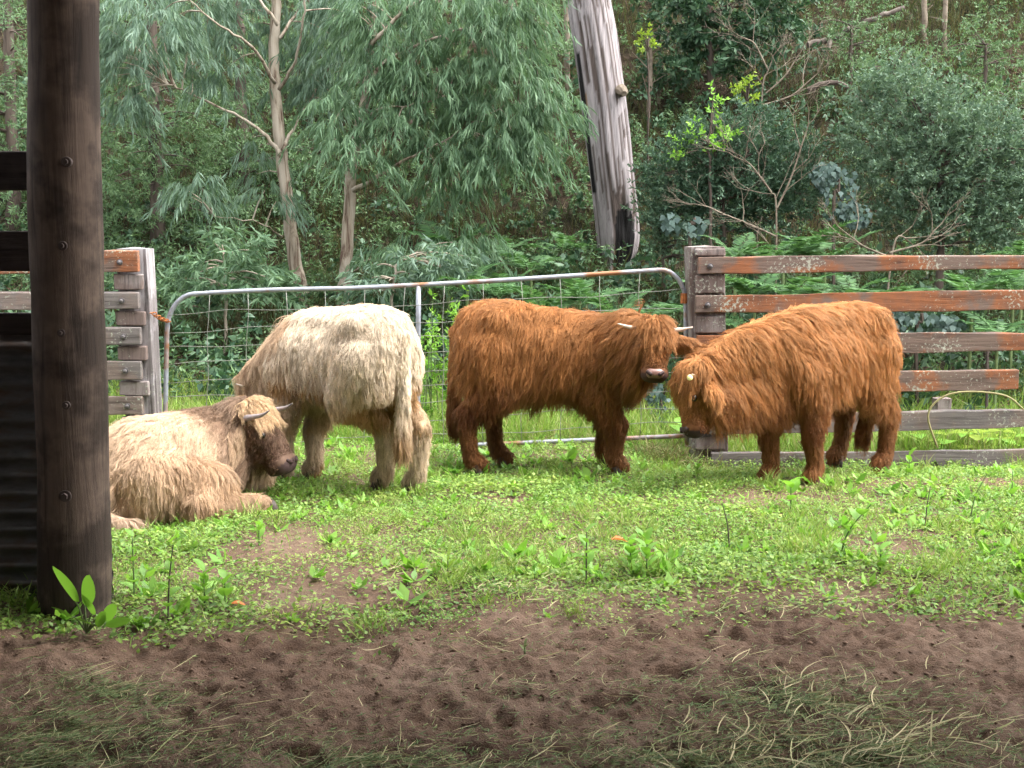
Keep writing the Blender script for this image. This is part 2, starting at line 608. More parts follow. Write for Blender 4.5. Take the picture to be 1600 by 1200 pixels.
# left-hand fence
fl = thing('rail_fence', (-2.6, FY, gz(-2.6, FY)), 'grey timber rail fence end with notched blocks behind the shed post', 'fence')
t0, t1 = at(203, 389, FY), at(222, 705, FY)
hewn_post('post', (t1.x, FY + 0.11, gz(t1.x, FY) - 0.1), (t0.x, FY + 0.11, t0.z), 0.235, 0.19, M['post_side'], fl, 8)
lr = [(392, 425, 'rail_red', 217), (455, 483, 'rail_grey', 218), (512, 538, 'rail_grey', 221), (565, 592, 'rail_grey', 222), (620, 647, 'rail_grey', 224), (675, 701, 'rail_grey', 226)]
for i, (a0, b0, mt, u1) in enumerate(lr):
    p1 = at(u1, (a0 + b0) / 2, FY - 0.03)
    p0 = at(-330, (a0 + b0) / 2 + (4 if i else 6), FY - 0.03)
    h = at(u1, a0, FY).z - at(u1, b0, FY).z
    r = rail_obj(p0, p1, h, 0.055, M[mt], fl)
    bolt_at(at(187 + 3 * i, (a0 + b0) / 2 + 1, FY - 0.060), 0.014, r)
for k, (va, vb) in enumerate(((427, 453), (485, 510), (540, 563), (594, 618), (649, 673))):
    ca, cb = at(202 + 3 * k, va, FY), at(202 + 3 * k, vb, FY)
    MB().box(((ca.x + cb.x) / 2, FY - 0.005, (ca.z + cb.z) / 2), (0.20, 0.05, ca.z - cb.z - 0.008), j=0.005).build('post_block', M['post_wood'], fl, bevel=0.008)
MB().box((at(-300, 500, FY).x, FY + 0.1, 0.6), (0.2, 0.18, 1.5)).build('post', M['post_wood'], fl, bevel=0.01)

# ------------------------------------------------------------------ the sagging mesh gate
GYD = 8.86
gate = thing('farm_gate', (at(1075, 700, GYD).x, GYD, gz(1.2, GYD)), 'long galvanised tube gate with wire mesh, sagging between the timber posts', 'gate')
tl, tr = at(262, 462, GYD), at(1071, 419, GYD)
bl, br = at(257, 722, GYD), at(1073, 686, GYD)


def gp(s, t):
    """point on the gate: s along, t up"""
    p = bl.lerp(br, s).lerp(tl.lerp(tr, s), t)
    return p + Vector((0, 0, -0.018 * math.sin(s * math.pi) * t + (0.012 * math.sin(s * 9) * t if s < 0.35 else 0)))


cr = 0.05
path = [gp(0, 0.0)] + [gp(0, t) for t in np.linspace(0.1, 0.78, 10)]
for k in range(1, 8):
    a = k / 8 * math.pi / 2
    path.append(gp(cr * (1 - math.cos(a)), 0.80 + 0.2 * math.sin(a)))
path += [gp(s, 1.0) for s in np.linspace(cr, 1 - cr, 40)]
for k in range(1, 8):
    a = k / 8 * math.pi / 2
    path.append(gp(1 - cr + cr * math.sin(a), 0.80 + 0.2 * math.cos(a)))
path += [gp(1, t) for t in np.linspace(0.78, -0.03, 10)]
MB().tube(path, 0.0165, 12).build('frame', M['galv'], gate, smooth=True)
MB().tube([gp(s, 0.02) for s in np.linspace(0, 1, 30)], 0.0165, 12).build('bottom_tube', M['galv'], gate, smooth=True)
MB().tube([gp(0.485, t) for t in np.linspace(0.02, 0.995, 6)], 0.0175, 12).build('centre_stay', M['galv'], gate, smooth=True)
for i in range(1, 13):
    s = 0.005 + i * 0.0755
    if abs(s - 0.485) > 0.02:
        MB().tube([gp(s + 0.002 * math.sin(k * 1.7 + i), t) + Vector((0, -0.012, 0)) for k, t in enumerate(np.linspace(0.02, 0.99, 9))], 0.0024, 6).build('wire', M['wire'], gate, smooth=True)
for j in range(1, 10):
    t = j * 0.098
    MB().tube([gp(s, t + 0.010 * math.sin(s * 13 + j * 2.1) + 0.004 * math.sin(s * 41 + j)) + Vector((0, -0.016, 0)) for s in np.linspace(0.004, 0.996, 46)], 0.0023, 6).build('wire', M['wire'], gate, smooth=True)
h = at(1070, 466, GYD)
hg = MB()
hg.tube([h + Vector((-0.005, 0, -0.035)), h + Vector((-0.005, 0, 0.035))], 0.024, 10)
hg.box(h + Vector((0.035, 0.01, 0)), (0.06, 0.05, 0.06))
hg.build('hinge', M['rust'], gate)
h2 = at(1073, 690, GYD)
MB().tube([h2 + Vector((0, 0, 0.06)), h2 + Vector((0, 0, -0.03)), h2 + Vector((0.04, 0, -0.035))], 0.014, 8).build('hinge', M['galv'], gate)
chain = thing('gate_chain', at(240, 492, GYD - 0.06), 'short rusty chain tying the gate to the left fence post', 'chain')
for k in range(9):
    c = at(238, 489, GYD - 0.1).lerp(at(263, 503, GYD - 0.02), k / 8) + Vector((0, 0, -0.01 * math.sin(k / 8 * math.pi) + 0.006 * (k % 2)))
    ring = []
    for q in range(11):
        a = 2 * math.pi * q / 10
        w = Vector((math.cos(a) * 0.017, 0, math.sin(a) * 0.010)) if k % 2 else Vector((math.cos(a) * 0.017, math.sin(a) * 0.010, 0.002 * math.cos(a)))
        ring.append(c + w)
    MB().tube(ring, 0.0042, 6, cap=False).build('link', M['rust'], chain)
# ------------------------------------------------------------------ highland cattle: one continuous body each, a groomed coat of strands, horns, eyes, nose, hooves
def hair_material(name):
    m, nt, out = new_mat(name)
    at_ = N(nt, 'ShaderNodeAttribute', attribute_name='tone')
    h = nt.nodes.new('ShaderNodeBsdfHairPrincipled')
    h.model = 'CHIANG'
    h.parametrization = 'COLOR'
    nt.links.new(at_.outputs['Color'], h.inputs['Color'])
    h.inputs['Roughness'].default_value = 0.45
    h.inputs['Radial Roughness'].default_value = 0.65
    h.inputs['Random Roughness'].default_value = 0.1
    d = nt.nodes.new('ShaderNodeBsdfDiffuse')
    nt.links.new(at_.outputs['Color'], d.inputs['Color'])
    mx = N(nt, 'ShaderNodeMixShader')
    mx.inputs[0].default_value = 0.85
    nt.links.new(h.outputs[0], mx.inputs[1])
    nt.links.new(d.outputs[0], mx.inputs[2])
    nt.links.new(mx.outputs[0], out.inputs[0])
    return m


def hide_material(name):
    m, nt, out = new_mat(name)
    at_ = N(nt, 'ShaderNodeAttribute', attribute_name='tone')
    n = noise(nt, coords(nt), 60, 4)
    finish(nt, out, at_.outputs['Color'], 0.8, 0.2, n, 0.4, 0.004)
    return m


M['coat'] = hair_material('cattle_hair')
M['hide'] = hide_material('cattle_hide')


def horn_material():
    m, nt, out = new_mat('horn')
    a = N(nt, 'ShaderNodeAttribute', attribute_name='tone')
    n = noise(nt, coords(nt), 50, 4)
    finish(nt, out, a.outputs['Color'], 0.4, 0.5, n, 0.2, 0.002)
    return m


M['horn'] = horn_material()
M['eye'] = plain_mat('dark_eye', (0.012, 0.008, 0.006), 0.22, 0.5)
M['hoof'] = plain_mat('hoof', (0.05, 0.038, 0.03), 0.6, 0.3)
M['nose_pink'] = plain_mat('pink_nose', (0.19, 0.10, 0.08), 0.35, 0.5, 0, 0.15, 60)
M['nose_dark'] = plain_mat('dark_nose', (0.045, 0.028, 0.026), 0.35, 0.5, 0, 0.2, 60)
M['nostril'] = plain_mat('nostril', (0.03, 0.014, 0.012), 0.6, 0.3)
M['tag'] = plain_mat('yellow_tag', (0.85, 0.80, 0.35), 0.4, 0.4, 0, 0.05)


def capsule(p0, p1, r0, r1, s=1.0, lat=(0, 1, 0), seg=20, rings=5):
    """closed tapered capsule; s scales its width along lat"""
    p0, p1 = Vector(p0), Vector(p1)
    t = p1 - p0
    L = t.length
    t = t / L if L > 1e-6 else Vector((1, 0, 0))
    b = Vector(lat) - t * Vector(lat).dot(t)
    b = b.normalized() if b.length > 1e-4 else t.orthogonal().normalized()
    c = t.cross(b)
    prof = []
    for i in range(1, rings + 1):
        a = math.pi / 2 * i / rings
        prof.append((-r0 * math.cos(a), r0 * math.sin(a)))
    for i in range(rings, 0, -1):
        a = math.pi / 2 * i / rings
        prof.append((L + r1 * math.cos(a), r1 * math.sin(a)))
    V = [p0 - t * r0]
    for (z, r) in prof:
        for k in range(seg):
            th = 2 * math.pi * k / seg
            V.append(p0 + t * z + b * (r * s * math.cos(th)) + c * (r * math.sin(th)))
    V.append(p1 + t * r1)
    F = []
    n = len(prof)
    for k in range(seg):
        F.append((0, 1 + (k + 1) % seg, 1 + k))
        for i in range(n - 1):
            F.append((1 + i * seg + k, 1 + i * seg + (k + 1) % seg, 1 + (i + 1) * seg + (k + 1) % seg, 1 + (i + 1) * seg + k))
        F.append((len(V) - 1, 1 + (n - 1) * seg + k, 1 + (n - 1) * seg + (k + 1) % seg))
    return V, F


REG = {'body': 0, 'neck': 1, 'head': 2, 'leg': 3, 'tail': 4, 'ear': 5, 'shank': 6}


class Cow:
    def __init__(self, x, y, yaw, scale=1.0):
        self.o = Vector((x, y, gz(x, y)))
        self.yaw, self.sc = yaw, scale
        self.R = Matrix.Rotation(yaw, 3, 'Z')
        self.prims = []

    def loc(self, w):
        return self.R.transposed() @ (Vector(w) - self.o) / self.sc

    def wor(self, p):
        return self.o + self.R @ (Vector(p) * self.sc)

    def add(self, reg, p0, p1, r0, r1, s=1.0, lat=(0, 1, 0)):
        self.prims.append((REG[reg], Vector(p0), Vector(p1), r0, r1, s, Vector(lat)))

    def torso(self, wz=0.0):
        """back line highest over the hips, dipping to the withers"""
        A = self.add
        A('body', (-.40, 0, .83), (-.24, 0, .83), .175, .20, 1.0)
        A('body', (-.30, 0, .735), (.20, 0, .715), .225, .235, .95)
        A('body', (-.38, 0, .91), (.22, 0, .83 + wz), .115, .125, 1.2)
        A('body', (-.46, 0, .90), (-.40, 0, .91), .095, .10, 1.3)
        A('body', (.17, 0, .72 + wz * .6), (.34, 0, .68 + wz * .6), .225, .20, .85)
        A('body', (.30, 0, .60), (.42, 0, .60), .185, .14, .85)
        for s in (-1, 1):
            A('body', (-.34, .13 * s, .91), (-.30, .13 * s, .89), .085, .085)
            A('body', (-.47, .07 * s, .80), (-.42, .09 * s, .62), .095, .11)

    def hind(self, s, foot):
        f = Vector(foot)
        hip = Vector((-.35, .12 * s, .72))
        st = Vector((-.28 + .25 * (f.x + .40), .145 * s, .53))
        hk = Vector((f.x - .06, f.y * .85 + .13 * s * .15, f.z + .36))
        fe = Vector((f.x - .03, f.y, f.z + .10))
        A = self.add
        A('leg', hip, st, .175, .115, .8)
        A('leg', st, hk, .105, .058, .8)
        A('shank', hk, fe, .050, .038)
        A('shank', fe, f + Vector((.03, 0, .045)), .040, .046)

    def fore(self, s, foot):
        f = Vector(foot)
        sh = Vector((.29, .13 * s, .64))
        el = Vector((.25 + .3 * (f.x - .32), .145 * s, .50))
        kn = Vector((f.x * .8 + el.x * .2 + .03, f.y * .85 + el.y * .15, f.z + .30))
        fe = Vector((f.x - .012, f.y, f.z + .10))
        A = self.add
        A('leg', sh, el, .14, .095, .8)
        A('leg', el, kn, .082, .054)
        A('shank', kn, fe, .050, .038)
        A('shank', fe, f + Vector((.03, 0, .045)), .040, .046)

    def head(self, poll, f, c, k=1.0):
        """poll position, f = face direction (poll to muzzle), c = forehead normal, all local"""
        f = Vector(f).normalized()
        c = Vector(c)
        c = (c - f * c.dot(f)).normalized()
        b = c.cross(f)
        self.hp, self.hf, self.hc, self.hb, self.hk = Vector(poll), f, c, b, k
        H = self.hpt
        A = self.add
        A('head', H(0, 0, -.05), H(.08, 0, -.055), .10 * k, .10 * k, 1.0, b)
        A('head', H(.06, 0, -.045), H(.24, 0, -.055), .088 * k, .062 * k, 1.0, b)
        A('head', H(.10, 0, -.10), H(.25, 0, -.095), .075 * k, .048 * k, .9, b)
        A('head', H(.265, -.028, -.055), H(.265, .028, -.055), .056 * k, .056 * k, 1, f)
        A('head', H(.265, -.02, -.098), H(.265, .02, -.098), .038 * k, .038 * k, 1, f)
        for s in (-1, 1):
            A('head', H(.085, .07 * s, -.012), H(.12, .066 * s, -.018), .030 * k, .028 * k)

    def hpt(self, a, b, c):
        k = self.hk
        return self.hp + self.hf * (a * k) + self.hb * (b * k) + self.hc * (c * k)

    def ears(self, droop=0.35, L=.15):
        for s in (-1, 1):
            a = self.hpt(.015, .085 * s, -.07)
            d = (self.hb * s + Vector((0, 0, -droop)) - self.hc * .25).normalized()
            q = a + d * (L * self.hk)
            self.add('ear', a, a.lerp(q, .55), .026, .044, .42, self.hf)
            self.add('ear', a.lerp(q, .55), q, .044, .018, .42, self.hf)

    # -------------------------------------------------------------- surface
    def region(self, P):
        """nearest primitive's region for points P (n,3)"""
        best = np.full(len(P), 1e9)
        reg = np.zeros(len(P), int)
        for (g, p0, p1, r0, r1, s, lat) in self.prims:
            a, d = np.array(p0), np.array(p1 - p0)
            l2 = max(1e-9, float(d @ d))
            t = np.clip(((P - a) @ d) / l2, 0, 1)
            q = np.linalg.norm(P - (a + t[:, None] * d), axis=1) - (r0 + (r1 - r0) * t)
            m = q < best
            best[m] = q[m]
            reg[m] = g
        return reg

    def build_body(self, vox=.0125):
        mb = MB()
        for (g, p0, p1, r0, r1, s, lat) in self.prims:
            mb.add(*capsule(p0, p1, r0, r1, s, lat))
        me = bpy.data.meshes.new('tmp')
        me.from_pydata(mb.v, [], mb.f)
        o = bpy.data.objects.new('tmp', me)
        COL.objects.link(o)
        r = o.modifiers.new('r', 'REMESH')
        r.mode, r.voxel_size, r.use_smooth_shade = 'VOXEL', vox, True
        sm = o.modifiers.new('s', 'SMOOTH')
        sm.factor, sm.iterations = .5, 5
        dg = bpy.context.evaluated_depsgraph_get()
        me2 = bpy.data.meshes.new_from_object(o.evaluated_get(dg))
        bpy.data.objects.remove(o)
        bpy.data.meshes.remove(me)
        me2.name = 'body'
        self.me = me2
        n = len(me2.vertices)
        self.V = np.empty(n * 3, np.float32)
        me2.vertices.foreach_get('co', self.V)
        self.V = self.V.reshape(-1, 3).astype(float)
        me2.calc_loop_triangles()
        T = np.empty(len(me2.loop_triangles) * 3, np.int32)
        me2.loop_triangles.foreach_get('vertices', T)
        self.T = T.reshape(-1, 3)
        self.bvh = BVHTree.FromPolygons([tuple(v) for v in self.V], [tuple(int(i) for i in t) for t in self.T])
        NV = np.empty(n * 3, np.float32)
        me2.vertices.foreach_get('normal', NV)
        self.NV = NV.reshape(-1, 3).astype(float)

    def headc(self, P):
        d = (P - np.array(self.hp)) / self.hk
        return d @ np.array(self.hf), d @ np.array(self.hb), d @ np.array(self.hc)


def groom(cow, spec, n_child=80000, n_guide=9000, seed=1):
    """guides run over the hide with the lie of the coat, then fall free; children follow the nearest guide and clump to it"""
    g = np.random.default_rng(seed)
    V, T = cow.V, cow.T
    a, b, c = V[T[:, 0]], V[T[:, 1]], V[T[:, 2]]
    area = np.linalg.norm(np.cross(b - a, c - a), axis=1) / 2
    cen = (a + b + c) / 3
    rg = cow.region(cen)
    ha, hb_, hc_ = cow.headc(cen)
    w = area * np.array([1.0, 1.15, 2.2, 1.3, 3.0, 4.5, 1.5])[rg]
    w[(rg == 2) & ((ha > .285) | ((ha > .245) & (hc_ > -.055)))] = 0
    w[(rg == 2) & (((ha - .108) ** 2 + (np.abs(hb_) - .09) ** 2 + (hc_ + .008) ** 2) < .026 ** 2)] = 0
    w[(rg == 2) & (ha < .09) & (hc_ > -.05)] *= 1.6
    w /= w.sum()

    def sample(n):
        t = g.choice(len(T), n, p=w)
        r1, r2 = np.sqrt(g.random(n)), g.random(n)
        k0, k1, k2 = 1 - r1, r1 * (1 - r2), r1 * r2
        P = a[t] * k0[:, None] + b[t] * k1[:, None] + c[t] * k2[:, None]
        NN = cow.NV[T[t, 0]] * k0[:, None] + cow.NV[T[t, 1]] * k1[:, None] + cow.NV[T[t, 2]] * k2[:, None]
        NN /= np.maximum(1e-6, np.linalg.norm(NN, axis=1))[:, None]
        return P, NN, rg[t]

    K = 7
    GP, GN, GR = sample(n_guide)
    ga, gb, gc = cow.headc(GP)
    L = spec['length'](GP, GN, GR, ga, gb, gc) * g.uniform(.8, 1.2, n_guide)
    hf, hbv, hcv = np.array(cow.hf), np.array(cow.hb), np.array(cow.hc)
    flow = np.tile(np.array(spec.get('flow', (-.22, 0, -1.0))), (n_guide, 1))
    flow[GR == 3] = (-.10, 0, -1)
    flow[GR == 6] = (-.05, 0, -1)
    flow[GR == 4] = (-.02, 0, -1)
    nk = np.array(spec.get('neckflow', (-.45, 0, -1.0)))
    flow[GR == 1] = nk
    hd = GR == 2
    lock = hd & (ga < .06) & (gc > -.06) & (np.abs(gb) < .085)
    flow[hd] = -hf * .35 + np.array((0, 0, -.8))
    face = hd & (gc > -.06) & ~lock
    flow[face] = hf * .6 + np.array((0, 0, -.3)) + np.sign(gb[face])[:, None] * hbv * .3
    flow[lock] = hf * 1.0 + np.array((0, 0, -.5)) + gb[lock][:, None] * hbv * 4.0
    flow[GR == 5] = np.array((0, 0, -1.0)) + np.sign(gb[GR == 5])[:, None] * hbv * .45
    flow += g.normal(0, .07, flow.shape) + .36 * np.stack([fbm(GP[:, 0] * 5 + 3, GP[:, 2] * 5, 51) - .5, fbm(GP[:, 0] * 5, GP[:, 2] * 5 + 7, 52) - .5, np.zeros(n_guide)], -1)
    flow /= np.linalg.norm(flow, axis=1)[:, None]
    lift = np.full(n_guide, spec.get('lift', .10))
    lift[GR == 6] = .22
    lift[lock] = .30
    lift[hd & (ga > .10)] = .07
    lift[face] = .06
    G = np.zeros((n_guide, K, 3))
    for i in range(n_guide):
        p, n_ = Vector(GP[i]), Vector(GN[i])
        fl = Vector(flow[i])
        li = float(lift[i])
        step = float(L[i]) / (K - 1)
        d = fl - n_ * min(0.0, fl.dot(n_))
        d = (d.normalized() * (1 - li) + n_ * li * 1.3).normalized() if d.length > .02 else n_.copy()
        G[i, 0] = p
        for k in range(1, K):
            p = p + d * step
            q, qn, _, dist = cow.bvh.find_nearest(p)
            if q is not None:
                sd = (p - q).dot(qn)
                want = .006 + .028 * li / .22 * (k / K)
                f2 = fl
                if abs(sd) < .12:
                    f2 = fl - qn * min(0.0, fl.dot(qn)) if sd < want * 1.6 else fl
                    if sd < want * .5:
                        p = p + qn * min(.02, want * .5 - sd)
                d = (d * .55 + f2.normalized() * .45 if f2.length > .02 else d).normalized()
            G[i, k] = p
    ns = n_guide // 7
    ks = KDTree(ns)
    for i in range(ns):
        ks.insert(GP[i], i)
    ks.balance()
    sup = np.array([ks.find(p)[1] for p in GP])
    tk = np.linspace(0, 1, K)
    same = ((GR == GR[sup]) & (GR != 6)).astype(float)
    pull = (spec.get('lock', .28) * same)[:, None] * tk[None] ** 1.2
    G -= (GP - GP[sup])[:, None] * pull[..., None]
    ltint = g.uniform(.82, 1.18, ns)[sup]
    kd = KDTree(n_guide)
    for i in range(n_guide):
        kd.insert(GP[i], i)
    kd.balance()
    CP, CN, CR = sample(n_child)
    own = np.array([kd.find(p)[1] for p in CP])
    t = np.linspace(0, 1, K)
    lf = g.uniform(.55, 1.15, n_child)
    lf[g.random(n_child) < .06] *= 1.25
    rel = (G[own] - G[own][:, :1]) * lf[:, None, None]
    off = CP - GP[own]
    clump = spec.get('clump', .34) * g.uniform(.75, 1.1, n_child)
    cl = np.clip(clump, 0, .95)[:, None] * (t[None] ** 0.8)
    S = GP[own][:, None] + rel + off[:, None] * (1 - cl)[..., None]
    gw = g.normal(0, 1, (n_guide, 3))
    ph = g.uniform(0, 6.28, n_guide)
    wav = .010 * spec.get('wave', 1.0) * (L[own] / .12)
    S += (gw[own][:, None] * np.sin(t[None, :, None] * 7 + ph[own][:, None, None]) * (t[None, :, None]) * wav[:, None, None])
    S += g.normal(0, 1, (n_child, 1, 3)) * (t[None, :, None] ** 1.3) * (.045 * L[own])[:, None, None]
    S += g.normal(0, .0016, S.shape) * t[None, :, None]
    ca, cb, cc = cow.headc(CP)
    tone = spec['tone'](CP, CN, CR, ca, cb, cc)
    tint = (ltint[own] * g.uniform(.85, 1.15, n_guide)[own] * g.uniform(.82, 1.18, n_child))[:, None, None]
    tip = (0.93 + 0.14 * t)[None, :, None]
    colr = np.clip(tone[:, None] * tint * tip, 0.004, .92)
    S = S * cow.sc
    Rm = np.array(cow.R)
    S = S @ Rm.T + np.array(cow.o)
    cu = bpy.data.hair_curves.new('coat')
    cu.add_curves([K] * n_child)
    cu.position_data.foreach_set('vector', S.astype(np.float32).ravel())
    ra = cu.attributes.new('radius', 'FLOAT', 'POINT')
    rr = np.tile(np.array([1.0, 1.0, .95, .85, .7, .5, .18]), n_child) * np.repeat(g.uniform(.0008, .0014, n_child), K)
    short = np.repeat(L[own] < .05, K)
    rr[short] *= .75
    ra.data.foreach_set('value', rr.astype(np.float32))
    ta = cu.attributes.new('tone', 'FLOAT_COLOR', 'POINT')
    ta.data.foreach_set('color', np.concatenate([colr, np.ones((n_child, K, 1))], -1).astype(np.float32).ravel())
    cu.materials.append(M['coat'])
    return cu


def set_tone(me, col):
    a = me.attributes.new('tone', 'FLOAT_COLOR', 'POINT')
    a.data.foreach_set('color', np.concatenate([col, np.ones((len(col), 1))], -1).astype(np.float32).ravel())


def finish_cow(cow, name, label, spec, feet, horn, seed, nose='nose_pink', n_child=80000, eartag=None):
    root = thing(name, cow.o, label, 'cow', 'highland cattle in the paddock')
    cow.build_body()
    V = cow.V
    rg = cow.region(V)
    ha, hb_, hc_ = cow.headc(V)
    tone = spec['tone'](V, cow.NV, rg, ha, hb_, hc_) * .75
    nose_m = (rg == 2) & (ha > .275)
    tone[nose_m] = spec.get('nose', (.05, .03, .028))
    set_tone(cow.me, np.clip(tone, .004, .9))
    W = (V * cow.sc) @ np.array(cow.R).T + np.array(cow.o)
    cow.me.vertices.foreach_set('co', W.astype(np.float32).ravel())
    cow.me.update()
    cow.me.materials.clear()
    cow.me.materials.append(M['hide'])
    put('body', cow.me, root)
    put('coat', groom(cow, spec, n_child=n_child, seed=seed), root)
    # hooves: two claws each
    for f in feet:
        f = Vector(f)
        for s in (-1, 1):
            P = [f + Vector((.0, .020 * s, .055)), f + Vector((.018, .022 * s, .02)), f + Vector((.03, .023 * s, -.012))]
            MB().tube([cow.wor(p) for p in P], [.026 * cow.sc, .030 * cow.sc, .034 * cow.sc], 12).build('hoof', M['hoof'], root, smooth=True)
    for s in (-1, 1):
        q = cow.hpt(.108, .090 * s, -.008)
        V_, F_ = capsule(cow.wor(q), cow.wor(q + cow.hf * .006), .0165 * cow.sc, .0165 * cow.sc, seg=14)
        MB().add(V_, F_).build('eye', M['eye'], root, smooth=True)
        pts = [cow.hpt(*p) for p in horn(s)]
        mb = MB()
        pp = spline([cow.wor(p) for p in pts], 5)
        rr = [cow.sc * horn.r * (1 - .86 * (i / (len(pp) - 1)) ** 1.25) for i in range(len(pp))]
        mb.tube(pp, rr, 14)
        ho = mb.build('horn', M['horn'], root, smooth=True)
        nv = len(ho.data.vertices)
        tt = np.clip(np.arange(nv) / (len(pp) * 14), 0, 1)[:, None]
        base, tip_ = np.array(horn.c0), np.array(horn.c1)
        set_tone(ho.data, base + (tip_ - base) * sstep(.6, 1, tt))
    # nose pad with nostrils, fixed to the muzzle end
    e = cow.hpt(.312, 0, -.058)
    pad = []
    Vp, Fp = capsule(cow.wor(cow.hpt(.274, -.024, -.030)), cow.wor(cow.hpt(.274, .024, -.030)), .034 * cow.sc, .034 * cow.sc, 1.0, cow.R @ cow.hf, 16)
    np_ = MB().add(Vp, Fp).build('nose', M[nose], root, smooth=True)
    for s in (-1, 1):
        Vn, Fn = capsule(cow.wor(cow.hpt(.290, .028 * s, -.004)), cow.wor(cow.hpt(.276, .044 * s, -.006)), .0125 * cow.sc, .0110 * cow.sc, .9, seg=12)
        MB().add(Vn, Fn).build('nostril', M['nostril'], np_, smooth=True)
    if eartag:
        q = cow.wor(eartag)
        mb = MB()
        ax = Vector((0, -1, .1))
        mb.tube([q, q + ax * .006], [.017, .016], 16)
        mb.build('ear_tag', M['tag'], root, smooth=True)
    return root


class Horn:
    def __init__(self, pts, r, c0, c1):
        self.p, self.r, self.c0, self.c1 = pts, r, c0, c1

    def __call__(self, s):
        return [(a, b * s, c) for (a, b, c) in self.p]


def px(u, v):
    """ground point under a pixel"""
    d = ray(u, v)
    t = CAMH / -d.z
    p = Vector((0, 0, CAMH)) + d * t
    return Vector((p.x, p.y, gz(p.x, p.y)))


def mixv(a, b, t):
    t = np.clip(np.asarray(t), 0, 1)[:, None]
    return np.array(a)[None] * (1 - t) + np.array(b)[None] * t


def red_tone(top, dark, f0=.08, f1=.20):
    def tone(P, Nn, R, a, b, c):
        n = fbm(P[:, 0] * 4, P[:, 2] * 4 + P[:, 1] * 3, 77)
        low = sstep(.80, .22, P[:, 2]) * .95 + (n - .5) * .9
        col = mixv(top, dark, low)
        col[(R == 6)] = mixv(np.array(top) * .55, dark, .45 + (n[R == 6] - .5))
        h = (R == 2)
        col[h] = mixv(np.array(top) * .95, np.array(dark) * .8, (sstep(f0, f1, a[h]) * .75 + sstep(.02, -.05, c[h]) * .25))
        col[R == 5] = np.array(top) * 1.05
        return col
    return tone


def std_length(back=.10, flank=.15, belly=.13, leg=.085, shank=.04, lock=.14, neck=.13):
    def f(P, Nn, R, a, b, c):
        L = np.full(len(P), back)
        L = L + (flank - back) * sstep(.92, .75, P[:, 2])
        L = np.where(P[:, 2] < .56, belly, L)
        L[R == 1] = neck
        L[R == 3] = leg
        L[R == 6] = shank
        L[R == 4] = np.where(P[R == 4][:, 2] < .5, .11, .07)
        h = R == 2
        L[h] = np.where(a[h] > .2, .009, np.where(c[h] > -.07, .020, .045))
        L[h & (a < .06) & (c > -.06) & (np.abs(b) < .085)] = lock
        L[h & (a < .05) & (c <= -.055)] = .09
        L[R == 5] = .075
        return L
    return f


def tail(cow, root=(-.56, 0, .90), low=.30, sway=(0, 0)):
    r = Vector(root)
    A = cow.add
    A('tail', r + Vector((.10, 0, .02)), r + Vector((-.01, 0, -.06)), .045, .038)
    p1 = r + Vector((-.035 + sway[0] * .4, sway[1] * .4, -.30))
    A('tail', r + Vector((-.01, 0, -.06)), p1, .036, .026)
    p2 = r + Vector((-.03 + sway[0], sway[1], low - r.z))
    A('tail', p1, p2, .028, .034)


# -- brown calf in the middle, side on, looking at the camera
C = Cow(*(lambda p: (p.x, p.y))(px(862, 731)), math.radians(-3), 1.05)
C.torso()
ftC = [C.loc(px(746, 731)) * 1, C.loc(px(782, 727)), C.loc(px(962, 738)), C.loc(px(944, 729))]
ftC[0].y, ftC[1].y, ftC[2].y, ftC[3].y = -.15, .13, -.14, .13
for f in ftC:
    f.z = 0
C.hind(-1, ftC[0]); C.hind(1, ftC[1]); C.fore(-1, ftC[2]); C.fore(1, ftC[3])
pollC = C.loc(at(1024, 515, 7.62))
C.add('neck', (.30, 0, .74), (.30 * .45 + pollC.x * .55, pollC.y * .5, .81), .20, .16, .85)
C.add('neck', (.30 * .45 + pollC.x * .55, pollC.y * .5, .81), pollC + Vector((-.03, .05, -.07)), .17, .12, .9)
C.add('neck', (.38, 0, .62), pollC + Vector((-.04, .06, -.16)), .17, .10, .8)
C.head(pollC, (-.02, -.50, -.86), (0.05, -.90, .36), .95)
C.ears(.10, .21)
tail(C)
C.add('body', (-.12, 0, .52), (-.08, 0, .44), .05, .025)
hornC = Horn([(.0, .06, -.03), (-.012, .11, -.025), (-.02, .165, -.02), (-.03, .225, -.005)], .022, (.42, .32, .25), (.55, .43, .34))
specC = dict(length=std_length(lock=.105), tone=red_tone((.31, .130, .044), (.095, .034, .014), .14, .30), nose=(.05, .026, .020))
finish_cow(C, 'highland_cow', 'shaggy brown calf standing side-on before the gate, face turned to camera', specC, ftC, hornC, 11)

# -- orange-brown calf at right, head lowered
D = Cow(*(lambda p: (p.x, p.y))(px(1277, 742)), math.radians(180 + 38), 1.04)
D.torso(.055)
ftD = [D.loc(px(1378, 733)), D.loc(px(1308, 722)), D.loc(px(1272, 755)), D.loc(px(1203, 752))]
for f in ftD:
    f.z = 0
D.hind(1, ftD[0]); D.hind(-1, ftD[1]); D.fore(1, ftD[2]); D.fore(-1, ftD[3])
pollD = D.loc(at(1076, 588, 7.25))
D.add('neck', (.16, 0, .82), pollD * .5 + Vector((.24, 0, .80)) * .5 + Vector((0, 0, .02)), .20, .165, .85)
D.add('neck', pollD * .5 + Vector((.24, 0, .80)) * .5 + Vector((0, 0, .02)), pollD + Vector((-.05, 0, -.03)), .165, .125, .8)
D.add('neck', (.36, 0, .58), pollD + D.R.transposed() @ Vector((.14, 0.0, -.14)), .16, .10, .8)
D.head(pollD, D.R.transposed() @ Vector((-.10, -.12, -1)), D.R.transposed() @ Vector((-1, -.22, .1)), 1.05)
D.ears(.9, .13)
tail(D, root=(-.54, 0, .90), low=.22, sway=(.10, -.03))
